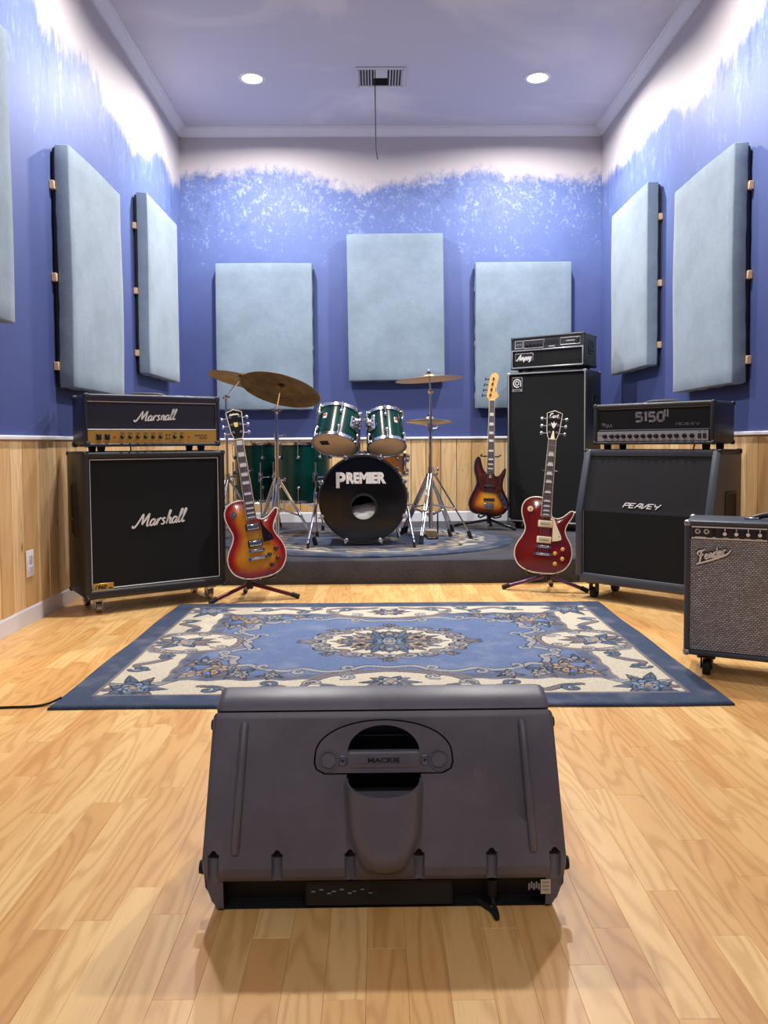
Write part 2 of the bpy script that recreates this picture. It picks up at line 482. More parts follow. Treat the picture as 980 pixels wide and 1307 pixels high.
# mouldings
def run_prism(name, prof, mode, a, b, m=PAINTW):
    """prof = (distance out of the wall, z); extruded along the wall from a to b"""
    q = MB()
    if mode == 'L': q.prism([(XL + d, z) for d, z in prof], a, b, plane='xz')
    elif mode == 'R': q.prism([(XR - d, z) for d, z in prof], a, b, plane='xz')
    elif mode == 'B': q.prism([(YB - d, z) for d, z in prof], a, b, plane='yz')
    elif mode == 'F': q.prism([(YF + d, z) for d, z in prof], a, b, plane='yz')
    return structure(q.build(name, m, ang=25))
crown = [(0, ZCR), (0.012, ZCR), (0.014, ZCR + 0.010), (0.020, ZCR + 0.014), (0.030, ZCR + 0.030), (0.046, ZCR + 0.046), (0.056, ZCR + 0.052), (0.058, ZCR + 0.060), (0.068, ZCR + 0.062), (0.070, ZC - 0.0005), (0, ZC - 0.0005)]
run_prism('trim_1', crown, 'L', YF, YB); run_prism('trim_2', crown, 'B', XL, XR); run_prism('trim_3', crown, 'R', YF, YB)
rail = [(0, ZR0), (0.018, ZR0), (0.026, ZR0 + 0.004), (0.026, ZR1 - 0.005), (0.022, ZR1), (0, ZR1)]
run_prism('trim_4', rail, 'L', YF, YB); run_prism('trim_5', rail, 'B', XL, XR); run_prism('trim_6', rail, 'R', YF, YB)
def skirt(z, h): return [(0, z), (0.017, z), (0.017, z + h - 0.02), (0.010, z + h - 0.006), (0.006, z + h), (0, z + h)]
run_prism('baseboard_left', skirt(0.0005, 0.092), 'L', YF, YS - 0.001)
run_prism('baseboard_right', skirt(0.0005, 0.092), 'R', YF, YS - 0.001)
run_prism('baseboard_back', skirt(ZS + 0.001, 0.098), 'B', XL, XR)
run_prism('baseboard_left', skirt(ZS + 0.001, 0.098), 'L', YS + 0.03, YB); run_prism('baseboard_right', skirt(ZS + 0.001, 0.098), 'R', YS + 0.03, YB)

# stage riser under the drums
st = MB()
prof = [(YS + 0.006, 0.0), (YS, 0.03), (YS - 0.002, ZS - 0.035), (YS + 0.004, ZS - 0.014), (YS + 0.02, ZS - 0.003), (YS + 0.05, ZS), (YB - 0.002, ZS), (YB - 0.002, 0.0)]
st.prism(prof, XL + 0.002, XR - 0.002, plane='yz')
tag(st.build('stage_riser', CARPET), 'low carpeted stage riser in charcoal grey along the back wall', 'stage')

# ------------------------------------------------------------------ ceiling: recessed lights, vent, cord
def emit_mat():
    t = NT('lit_lens'); t.b.inputs['Emission Color'].default_value = (1.0, 0.93, 0.82, 1); t.b.inputs['Emission Strength'].default_value = LENS_EMIT
    t.base(lin((255, 250, 240))); return t.mat
LENS = emit_mat()
b = MB(); b.lathe([(0.072, 0.0), (0.074, -0.006), (0.088, -0.008), (0.098, -0.004), (0.099, 0.0)], 36, closed=True)
lbl = {(0, 0): 'lit round recessed ceiling light left of the air vent', (1, 0): 'lit round recessed ceiling light right of the air vent'}
rows = ['', 'second row from the back wall', 'row nearest the front wall, dimmed']
proto = None
for j, ly in enumerate(LIGHT_Y):
    for i, lx in enumerate(LIGHT_X):
        label = lbl.get((i, j), 'recessed ceiling light on the %s side, %s' % (('left', 'right')[i], rows[j]))
        if proto is None:
            proto = thing('ceiling_light', label, 'ceiling light', (lx, ly, ZC), group='recessed ceiling lights')
            b.build('trim_ring', WHITE, proto)
            q = MB(); q.lathe([(0, -0.0035), (0.04, -0.0045), (0.0725, -0.002)], 32); q.build('lens', LENS, proto, recalc=False)
        else: dup(proto, (lx, ly, ZC), label=label)
        ld = bpy.data.lights.new('downlight', 'AREA'); ld.shape = 'DISK'; ld.size = 0.13; ld.energy = LAMP_W[j]; ld.color = LAMP_COL
        ld.spread = R(164)
        lo = bpy.data.objects.new('downlight', ld); COL.objects.link(lo); lo.location = (lx, ly, ZC - 0.012)
vt = thing('air_vent', 'white ceiling air vent with dark louvres between the two lights', 'vent', (0.055, 5.885, ZC))
VD = mat('vent_duct_dark', (38, 34, 38), 0.8); VW = mat('vent_enamel', (206, 204, 212), 0.45)
b = MB()
b.box((0, 0, -0.0012), (0.34, 0.27, 0.002)); b.build('duct_opening', VD, vt)
b = MB()
for c, s in (((0, 0.143, -0.005), (0.37, 0.030, 0.009)), ((0, -0.143, -0.005), (0.37, 0.030, 0.009)), ((-0.173, 0, -0.005), (0.03, 0.26, 0.009)), ((0.173, 0, -0.005), (0.03, 0.26, 0.009))): b.rbox(c, s, 0.003, 1)
b.build('frame', VW, vt)
for side in (-1, 1):
    for k in range(5):
        q = MB(); q.box((0, 0, 0), (0.014, 0.26, 0.0015), M=T((side * (0.068 + k * 0.021), 0, -0.007)) @ RY(side * 0.9)); q.build('slat', VW, vt, smooth=False)
for k in range(5):
    q = MB(); q.box((0, 0, 0), (0.10, 0.014, 0.0015), M=T((0, 0.02 + k * 0.024, -0.007)) @ RX(0.5)); q.build('slat', DARKMETAL, vt, smooth=False)
q = MB(); q.box((0, -0.062, -0.0055), (0.10, 0.125, 0.005)); q.build('damper_plate', VW, vt)
for sx in (-1, 1):
    for sy in (-1, 1):
        q = MB(); q.cyl((sx * 0.165, sy * 0.13, -0.012), (sx * 0.165, sy * 0.13, -0.006), 0.004, n=8); q.build('screw', DARKMETAL, vt)
q = MB(); q.tube([(0.015, 5.76, ZC - 0.008), (0.014, 5.755, ZC - 0.12), (0.016, 5.755, ZC - 0.46), (0.019, 5.755, ZC - 0.58), (0.028, 5.757, ZC - 0.64)], 0.0038, 6)
tag(q.build('hanging_wire', RUBBER), 'thin dark wire hanging down from the ceiling air vent', 'wire')

# wall outlet
ot = thing('wall_outlet', 'white duplex power outlet low on the left pine wainscot', 'outlet', (XL + bt, 3.706, 0.288))
q = MB(); q.rbox((0.003, 0, 0), (0.006, 0.078, 0.126), 0.003, 2); q.build('cover_plate', WHITE, ot)
for s in (-1, 1):
    q = MB(); q.rbox((0.0065, 0, s * 0.026), (0.004, 0.034, 0.036), 0.006, 2); r_ = q.build('receptacle', PAINTW, ot)
    q = MB()
    for yy in (-0.008, 0.008): q.box((0.0088, yy, s * 0.026 + 0.004), (0.001, 0.003, 0.010))
    q.cyl((0.0080, 0, s * 0.026 - 0.009), (0.0092, 0, s * 0.026 - 0.009), 0.003, n=8); q.build('slot', BLACK, r_)
q = MB(); q.cyl((0.005, 0, 0), (0.0075, 0, 0), 0.004, n=10); q.build('screw', STEEL, ot)

# ------------------------------------------------------------------ acoustic panels
PW, PH, PT = 0.82, 1.24, 0.075
def acoustic_panel(label, M, blocks):
    """local: face looks along -Y, back towards +Y; origin at the bottom centre of the back face"""
    t = thing('acoustic_panel', label, 'acoustic panel', group='fabric acoustic panels', M=M)
    bm = bmesh.new(); bmesh.ops.create_cube(bm, size=1.0); bmesh.ops.scale(bm, vec=(PW, PT, PH), verts=bm.verts)
    bmesh.ops.bevel(bm, geom=bm.edges[:], offset=0.007, segments=2, profile=0.5, affect='EDGES')
    bmesh.ops.subdivide_edges(bm, edges=[e for e in bm.edges if e.calc_length() > 0.5], cuts=14, use_grid_fill=True)
    s = random.random() * 50
    for v in bm.verts:
        v.co += Vector((0, 0.004 * math.sin(v.co.x * 7 + s) * math.sin(v.co.z * 5 + s), 0))
        if v.co.y > 0: v.co.x += 0.004 * math.sin(v.co.z * 31 + s) * (1 if v.co.x > 0 else -1) ; v.co.z += 0.003 * math.sin(v.co.x * 29 + s)
    q = MB(); q.bm(bm, M=T((0, -PT / 2, PH / 2))); q.build('fabric_cover', FABRIC, t, ang=50)
    q = MB()
    for sx in (-1, 1): q.box((sx * (PW / 2 - 0.03), 0.008, PH / 2), (0.04, 0.016, PH - 0.04))
    for z in (0.03, PH - 0.03): q.box((0, 0.008, z), (PW - 0.04, 0.016, 0.04))
    q.build('backing_frame', BLACK, t, smooth=False)
    for sx in (-1, 1):
        for z in (0.13, 0.55, 1.02):
            q = MB(); q.rbox((sx * (PW / 2 - 0.02 + (0.014 if sx == blocks else 0)), 0.0125, z + random.uniform(-0.02, 0.02)), (0.04, 0.024, 0.042), 0.002, 1); q.build('mounting_block', RAWWOOD, t)
    return t
gap = 0.026
def panel_back(x, z, lab, tilt): acoustic_panel(lab, T((x, YB - gap, z)) @ RY(tilt), 0)
panel_back(0.185, 1.378, 'pale blue fabric panel in the middle of the back wall, hung highest', R(-0.5))
panel_back(-0.945, 1.135, 'pale blue fabric panel behind the tilted cymbals, left on the back wall', R(0.1))
panel_back(1.272, 1.135, 'pale blue fabric panel behind the tall bass stack, right on the back wall', R(-0.1))
def panel_side(side, y, z, lab, tilt=0.0):
    if side < 0: acoustic_panel(lab, T((XL + gap, y, z)) @ RZ(PI / 2) @ RY(tilt), -1)
    else: acoustic_panel(lab, T((XR - gap, y, z)) @ RZ(-PI / 2) @ RY(tilt), 1)
panel_side(-1, 4.505, 1.145, 'pale blue fabric panel above the half stack with script lettering, left wall')
panel_side(-1, 5.885, 1.335, 'narrow-looking pale fabric panel nearest the back corner of the left wall')
panel_side(-1, 3.035, 1.375, 'pale fabric panel cut off by the left picture edge')
panel_side(1, 5.80, 1.365, 'pale fabric panel on the right wall nearest the back corner')
panel_side(1, 4.51, 1.145, 'pale blue fabric panel above the slanted half stack, right wall')
# ------------------------------------------------------------------ woven rugs (yarn colour per tuft, carved pile)
NAVY, TAUPE, CREAM, FIELD, BAND, GREYB, LGREY, DBLUE, TAN = [np.array(lin(c)[:3]) for c in (
    (62, 78, 106), (124, 118, 122), (212, 204, 184), (100, 121, 162), (94, 104, 128), (86, 104, 128), (158, 160, 164), (30, 38, 60), (176, 154, 128))]
class Canvas:
    def __init__(s, U, V):
        s.U, s.V = U, V; s.C = np.zeros(U.shape + (3,)); s.H = np.zeros(U.shape)
    def fill(s, mask, col, h=0.0): s.C[mask] = col; s.H[mask] = h
    def dist(s, pts, closed=False):
        P = [np.array(p, float) for p in pts]
        if closed: P.append(P[0])
        D = np.full(s.U.shape, 9.0); n = len(P) - 1
        Tt = np.zeros(s.U.shape)
        for i in range(n):
            a, b = P[i], P[i + 1]; d = b - a; L = max(d @ d, 1e-12)
            t = np.clip(((s.U - a[0]) * d[0] + (s.V - a[1]) * d[1]) / L, 0, 1)
            q = np.hypot(s.U - a[0] - t * d[0], s.V - a[1] - t * d[1])
            m = q < D; D[m] = q[m]; Tt[m] = (i + t[m]) / n
        return D, Tt
    def inside(s, pts):
        P = np.array(pts, float); m = np.zeros(s.U.shape, bool); n = len(P)
        for i in range(n):
            x0, y0 = P[i]; x1, y1 = P[(i + 1) % n]
            if y0 == y1: continue
            c = ((y0 > s.V) != (y1 > s.V)) & (s.U < (x1 - x0) * (s.V - y0) / (y1 - y0) + x0); m ^= c
        return m
    def stroke(s, pts, wd, col, taper=0.0, edge=None, ew=0.004):
        D, t = s.dist(pts); ww = wd * (1 - taper * np.abs(2 * t - 1))
        if edge is not None: s.fill(D < ww + ew, edge, -1.0)
        s.fill(D < ww, col, 0.3)
    def poly(s, pts, col, edge=None, ew=0.004):
        m = s.inside(pts)
        if edge is not None:
            D, _ = s.dist(pts, True); s.fill(D < ew, edge, -1.0); m = m & (D > ew * 0.4)
        s.fill(m, col, 0.3)
    def leaf(s, x, y, a, L, W, col, edge=DBLUE, vein=True, bend=0.0):
        up = []; dn = []
        for i in range(9):
            t = i / 8; w_ = W * math.sin(PI * t ** 0.8) * 0.5; b = bend * math.sin(PI * t)
            up.append((t * L, b + w_)); dn.append((t * L, b - w_))
        ca, sa = math.cos(a), math.sin(a)
        f = lambda p: (x + p[0] * ca - p[1] * sa, y + p[0] * sa + p[1] * ca)
        s.poly([f(p) for p in up + dn[::-1][1:-1]], col, edge)
        if vein: s.stroke([f((L * 0.12, bend * 0.4)), f((L * 0.5, bend)), f((L * 0.88, bend * 0.4))], 0.0018, edge)
    def flower(s, x, y, r, n, col, core, a0=0.0, edge=DBLUE):
        for k in range(n):
            a = a0 + 2 * PI * k / n; s.leaf(x, y, a, r, r * 0.75, col, edge, False)
        d = np.hypot(s.U - x, s.V - y); s.fill(d < r * 0.34 + 0.003, edge, -1); s.fill(d < r * 0.34, core, 0.2)
    def rose(s, x, y, r, a0=0.0):
        for rr, n, c in ((r, 7, GREYB), (r * 0.72, 6, np.array(lin((120, 146, 176))[:3])), (r * 0.42, 5, LGREY)): s.flower(x, y, rr, n, c, TAN, a0 + rr * 40)
    def curl(s, x, y, r, a0, turns, wd, col, edge=DBLUE, sgn=1):
        n = int(14 * turns); pts = []
        for i in range(n + 1):
            t = i / n; a = a0 + sgn * turns * 2 * PI * t; q = r * (1 - 0.8 * t); pts.append((x + q * math.cos(a), y + q * math.sin(a)))
        s.stroke(pts, wd, col, 0.35, edge)
def cat2(pts, k=7): return [(p.x, p.y) for p in catmull([(a, b, 0) for a, b in pts], k)]

def rug_quadrant(U, V):
    """one quarter, U from centre to the short side (1.1), V from centre to the long side (0.8)"""
    c = Canvas(U, V)
    c.fill(U < 9, FIELD)
    inner = (np.maximum(U - 0.80, V - 0.53) > 0)
    nb = Canvas(U, V)
    # spandrel band inside the cream border
    c.fill(np.maximum(U - 0.74, V - 0.47) > 0, BAND)
    c.fill((U - 0.50) * 0.75 + (V - 0.22) > 0.34, np.array(lin((104, 134, 196))[:3]))
    c.fill(np.maximum(U - 0.755, V - 0.485) > 0, BAND)
    wob = 0.012 * np.sin(U * 46) * np.sin(V * 50)
    c.fill(np.maximum(U - 0.795, V - 0.525) + wob > 0, TAUPE, -0.4)
    c.fill(np.maximum(U - 0.807, V - 0.537) + wob * 0.6 > 0, CREAM)
    # side pocket and long-side pocket of cream pushing into the field
    pock = ((U - 0.80) / 0.20) ** 2 + (V / 0.135) ** 2
    c.fill(pock < 1.25, TAUPE, -0.2); c.fill(pock < 1.0, CREAM)
    pock2 = (U / 0.26) ** 2 + ((V - 0.53) / 0.105) ** 2
    c.fill(pock2 < 1.25, TAUPE, -0.2); c.fill(pock2 < 1.0, CREAM)
    # running scroll in the field
    run = cat2([(0.0, 0.385), (0.09, 0.37), (0.15, 0.415), (0.24, 0.435), (0.32, 0.40), (0.385, 0.425), (0.47, 0.40), (0.53, 0.345), (0.575, 0.35), (0.605, 0.29), (0.60, 0.235), (0.66, 0.20), (0.63, 0.14), (0.575, 0.095), (0.60, 0.03), (0.585, 0.0)])
    c.stroke(run, 0.0135, LGREY, 0.15, DBLUE, 0.0055)
    for x, y, a, sg in ((0.15, 0.385, 1.6, -1), (0.33, 0.44, -1.5, 1), (0.47, 0.365, 1.8, -1), (0.575, 0.385, -1.2, 1), (0.64, 0.24, 2.8, -1), (0.545, 0.11, -0.5, 1), (0.67, 0.165, 2.2, 1)):
        c.curl(x, y, 0.032, a, 0.8, 0.0085, LGREY, sgn=sg)
    # pocket frames
    c.stroke(cat2([(0.985, 0.10), (0.93, 0.15), (0.85, 0.165), (0.76, 0.15), (0.69, 0.12), (0.64, 0.06), (0.63, 0.0)]), 0.013, TAUPE, 0.2, DBLUE)
    c.stroke(cat2([(0.30, 0.60), (0.27, 0.545), (0.22, 0.49), (0.13, 0.455), (0.05, 0.435), (0.0, 0.43)]), 0.012, TAUPE, 0.2, DBLUE)
    for x, y, a, sg in ((0.94, 0.125, 0.5, 1), (0.80, 0.13, 2.0, -1), (0.70, 0.07, 0.2, 1), (0.27, 0.57, 0.4, -1), (0.16, 0.50, 1.2, 1)): c.curl(x, y, 0.034, a, 0.9, 0.008, LGREY, sgn=sg)
    for k, (a, L) in enumerate(((0.0, 0.16), (0.45, 0.14), (0.9, 0.12), (2.7, 0.13), (2.2, 0.10), (PI, 0.15))): c.leaf(0.865, 0.0, a, L, 0.05, (GREYB, TAUPE)[k % 2])
    c.flower(0.865, 0.0, 0.055, 6, LGREY, TAN, 0.3)
    for k, a in enumerate((0.15, 0.6, 1.1, -0.5, -1.0)): c.leaf(0.0, 0.555, a, 0.11 - 0.01 * k, 0.036, (GREYB, TAUPE)[k % 2])
    c.flower(0.0, 0.555, 0.045, 6, LGREY, TAN)
    # spandrel flowers
    for x, y, r in ((0.645, 0.385, 0.05), (0.715, 0.30, 0.042), (0.55, 0.455, 0.040), (0.72, 0.45, 0.042), (0.43, 0.475, 0.03)):
        for k in range(5): c.leaf(x, y, 1.1 * k + x * 30, r * 1.9, r * 0.62, (TAUPE, TAN, GREYB)[k % 3])
        c.flower(x, y, r, 5, (TAN, LGREY)[int(x * 100) % 2], TAUPE, y * 20)
    c.leaf(0.60, 0.42, 0.9, 0.10, 0.03, TAUPE, bend=0.02); c.leaf(0.68, 0.34, -0.9, 0.08, 0.03, GREYB, bend=0.02); c.leaf(0.50, 0.40, 0.3, 0.07, 0.028, GREYB)
    # cream border: scrolls and corner rose
    for pts in ([(0.34, 0.64), (0.40, 0.60), (0.46, 0.63), (0.53, 0.655), (0.60, 0.61), (0.66, 0.60)], [(0.90, 0.19), (0.87, 0.25), (0.91, 0.30), (0.96, 0.34), (0.90, 0.40)], [(0.06, 0.665), (0.14, 0.64), (0.22, 0.66), (0.30, 0.63)]):
        c.stroke(cat2(pts), 0.015, TAUPE, 0.5, DBLUE, 0.005)
    for x, y, a, sg in ((0.62, 0.64, -1.2, -1), (0.43, 0.575, 1.5, 1), (0.935, 0.385, 0.3, 1), (0.87, 0.215, 2.0, -1), (0.22, 0.62, 1.5, 1), (0.36, 0.66, 2.6, -1)): c.curl(x, y, 0.036, a, 1.0, 0.010, GREYB, sgn=sg)
    for k in range(9): c.leaf(0.885, 0.615, k * 0.7 + 0.2, 0.155 if k % 2 else 0.125, 0.042, (TAUPE, GREYB, LGREY)[k % 3])
    c.rose(0.885, 0.615, 0.085)
    # outer navy border
    edge = np.maximum(U - 0.985, V - 0.685)
    c.fill(edge > 0, TAUPE, -0.3); c.fill(edge > 0.014, NAVY, 0.4)
    # centre medallion
    th_ = np.arctan2(V / 0.262, U / 0.34); rr = np.hypot(U / 0.34, V / 0.262)
    sc = 1 + 0.06 * np.cos(th_ * 12) + 0.035 * np.cos(th_ * 4)
    c.fill(rr < sc * 1.0, DBLUE, -1); c.fill(rr < sc * 0.975, TAUPE, 0.2); c.fill(rr < sc * 0.80, DBLUE, -1); c.fill(rr < sc * 0.775, CREAM, 0)
    for k in range(7):
        a = (k + 0.0) * PI / 12; q = 0.885
        c.curl(0.34 * q * math.cos(a), 0.262 * q * math.sin(a), 0.036, a + 1.2, 0.85, 0.0085, LGREY, sgn=(-1) ** k)
    for a, L in ((0.0, 0.075), (1.57, 0.07), (0.78, 0.06)): 
        for d in (-0.35, 0, 0.35): c.leaf(0.318 * math.cos(a), 0.244 * math.sin(a), a + d, L, 0.024, TAUPE, vein=False)
    for k in range(9):
        a = k * PI / 16 * 1.02; c.leaf(0.05 * math.cos(a), 0.045 * math.sin(a), a, 0.20 - 0.05 * math.sin(a) - 0.03 * (k % 2), 0.048, (GREYB, TAUPE, BAND)[k % 3])
    c.flower(0.12, 0.06, 0.05, 6, TAN, DBLUE, 0.4); c.flower(0.0, 0.13, 0.04, 5, GREYB, TAN, 0.1); c.flower(0.2, 0.0, 0.036, 5, TAN, GREYB)
    c.rose(0.0, 0.0, 0.085)
    return c.C, c.H

def yarn_mat():
    t = NT('rug_yarn')
    at = t.node('ShaderNodeAttribute', attribute_name='yarn')
    p = t.coords(); f = t.noise(p, 420, 2.0, 0.6); n = t.noise(p, 7.0, 4.0, 0.6)
    c = t.mix(t.math('MULTIPLY', t.step(f, 0.35, 0.7), 0.22), at.outputs['Color'], lin((20, 24, 38)))
    c = t.mix(t.math('MULTIPLY', t.step(n, 0.45, 0.75), 0.14), c, lin((210, 210, 216)))
    t.base(c); t.set(0.95, spec=0.08, sheen=0.15); t.bump(f, 0.6, 0.003)
    return t.mat
YARN = yarn_mat()
def grid_rug(name, X, Y, Z, colr, mask_loop=None):
    """height-field rug: top grid plus a skirt down to the floor; X, Y, Z (ny,nx)"""
    ny, nx = X.shape; n = nx * ny
    co = np.stack([X, Y, Z], -1).reshape(-1, 3)
    idx = np.arange(n).reshape(ny, nx)
    q = np.stack([idx[:-1, :-1], idx[:-1, 1:], idx[1:, 1:], idx[1:, :-1]], -1).reshape(-1, 4)
    loop = np.concatenate([idx[0, :], idx[1:, -1], idx[-1, -2::-1], idx[-2:0:-1, 0]])
    low = co[loop].copy(); low[:, 2] = 0.0005
    m = len(loop); li = np.arange(m) + n; lj = np.roll(li, -1); nxt = np.roll(loop, -1)
    q = np.concatenate([q, np.stack([loop, li, lj, nxt], -1)])
    co = np.concatenate([co, low]); cc = np.concatenate([colr.reshape(-1, 3), colr.reshape(-1, 3)[loop]])
    me = bpy.data.meshes.new(name)
    me.vertices.add(len(co)); me.vertices.foreach_set('co', co.astype(np.float32).ravel())
    me.loops.add(q.size); me.loops.foreach_set('vertex_index', q.astype(np.int32).ravel())
    me.polygons.add(len(q)); me.polygons.foreach_set('loop_start', np.arange(0, q.size, 4, dtype=np.int32))
    me.update(calc_edges=True); me.validate()
    a = me.color_attributes.new('yarn', 'FLOAT_COLOR', 'POINT')
    a.data.foreach_set('color', np.concatenate([cc, np.ones((len(cc), 1))], 1).astype(np.float32).ravel())
    me.materials.append(YARN); me.polygons.foreach_set('use_smooth', [True] * len(me.polygons))
    o = bpy.data.objects.new(name, me); COL.objects.link(o); return o
def floor_rug():
    hx, hy, nx, ny = 1.10, 0.80, 340, 250
    u = np.linspace(0, hx, nx); v = np.linspace(0, hy, ny); U, V = np.meshgrid(u, v)
    C, H = rug_quadrant(U, V)
    def full(A): A = np.concatenate([A[:, :0:-1], A], 1); return np.concatenate([A[:0:-1], A], 0)
    x = np.concatenate([-u[:0:-1], u]); y = np.concatenate([-v[:0:-1], v]); X, Y = np.meshgrid(x, y)
    Cf = np.concatenate([C[:, :0:-1], C], 1); Cf = np.concatenate([Cf[:0:-1], Cf], 0); Hf = full(H)
    Cf = Cf * (1 + 0.10 * rng.standard_normal(Cf.shape[:2]))[..., None]
    e = np.minimum(hx - np.abs(X), hy - np.abs(Y))
    Z = 0.0115 + 0.0009 * Hf - 0.006 * np.clip(1 - e / 0.012, 0, 1) ** 2
    X = X + 0.003 * np.sin(Y * 9 + 1) * (np.abs(X) > 1.0); Y = Y + 0.004 * np.sin(X * 6) * (np.abs(Y) > 0.7)
    o = grid_rug('floor_rug', X, Y, Z, np.clip(Cf, 0, 1))
    o.location = (0.051, 3.27, 0.0005); o.rotation_euler = (0, 0, -0.012)
    tag(o, 'large rectangular blue and cream floral rug with navy border on the oak floor', 'rug')
floor_rug()
def stage_rug():
    ax, ay, nt, nr = 1.02, 0.84, 420, 90
    th_ = np.linspace(0, 2 * PI, nt, endpoint=False); r = np.linspace(0.02, 1, nr); TH, RR = np.meshgrid(th_, r)
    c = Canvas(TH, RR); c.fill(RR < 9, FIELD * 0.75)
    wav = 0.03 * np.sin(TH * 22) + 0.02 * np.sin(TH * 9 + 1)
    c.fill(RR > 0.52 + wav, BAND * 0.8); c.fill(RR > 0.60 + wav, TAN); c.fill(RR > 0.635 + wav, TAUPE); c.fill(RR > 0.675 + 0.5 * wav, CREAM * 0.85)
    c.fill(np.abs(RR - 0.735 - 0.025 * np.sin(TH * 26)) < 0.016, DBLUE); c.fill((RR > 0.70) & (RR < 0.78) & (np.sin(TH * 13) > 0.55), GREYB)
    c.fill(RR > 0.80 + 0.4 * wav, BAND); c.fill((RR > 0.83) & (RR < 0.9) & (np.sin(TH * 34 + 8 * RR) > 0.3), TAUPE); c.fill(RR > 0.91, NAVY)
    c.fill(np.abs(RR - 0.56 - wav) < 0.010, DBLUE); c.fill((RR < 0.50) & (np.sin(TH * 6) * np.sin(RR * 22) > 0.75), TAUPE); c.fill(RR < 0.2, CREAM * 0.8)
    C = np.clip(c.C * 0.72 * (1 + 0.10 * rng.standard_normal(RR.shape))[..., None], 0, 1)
    X = RR * np.cos(TH) * ax; Y = RR * np.sin(TH) * ay
    Z = 0.0105 + 0.004 * (np.clip(RR - 0.9, 0, 1) / 0.1) * (np.sin(TH * 17) * np.sin(TH * 5) * 0.5 + 0.5) - 0.006 * np.clip((RR - 0.985) / 0.015, 0, 1)
    # close the ring by repeating the first column
    X, Y, Z = [np.concatenate([A, A[:, :1]], 1) for A in (X, Y, Z)]; C = np.concatenate([C, C[:, :1]], 1)
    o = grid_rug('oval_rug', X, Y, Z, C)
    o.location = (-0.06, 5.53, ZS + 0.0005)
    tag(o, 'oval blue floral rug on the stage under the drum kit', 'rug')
stage_rug()

# ------------------------------------------------------------------ floor monitor wedge, seen from behind
def plastic_mat():
    t = NT('charcoal_moulded_plastic'); p = t.coords()
    n = t.noise(p, 6.0, 4.0, 0.6); f = t.noise(p, 700, 2.0)
    c = t.mix(t.step(n, 0.3, 0.75), lin((90, 90, 102)), lin((108, 107, 119)))
    sc = t.noise(t.scale(p, (70, 70, 5)), 1.0, 2.0, 0.5, 1.2)
    c = t.mix(t.math('MULTIPLY', t.step(sc, 0.70, 0.76), 0.25), c, lin((130, 130, 136)))
    t.base(c); t.set(0.38, spec=0.5); t.bump(t.math('ADD', f, t.math('MULTIPLY', n, 0.8)), 0.22, 0.0012)
    return t.mat
MONP = plastic_mat()
MONG = mat('satin_charcoal_plastic', (100, 99, 110), 0.3, var=(8, 0.08), bump=(700, 0.15))
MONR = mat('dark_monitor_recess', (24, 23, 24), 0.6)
def boolean(o, cutters):
    for c in cutters:
        md = o.modifiers.new('cut', 'BOOLEAN'); md.operation = 'DIFFERENCE'; md.object = c; md.solver = 'EXACT'; md.material_mode = 'TRANSFER'
    dg = bpy.context.evaluated_depsgraph_get(); me = bpy.data.meshes.new_from_object(o.evaluated_get(dg))
    o.modifiers.clear(); old = o.data; o.data = me; bpy.data.meshes.remove(old)
    for c in cutters: bpy.data.objects.remove(c)
    me.polygons.foreach_set('use_smooth', [True] * len(me.polygons)); me.set_sharp_from_angle(angle=R(30))
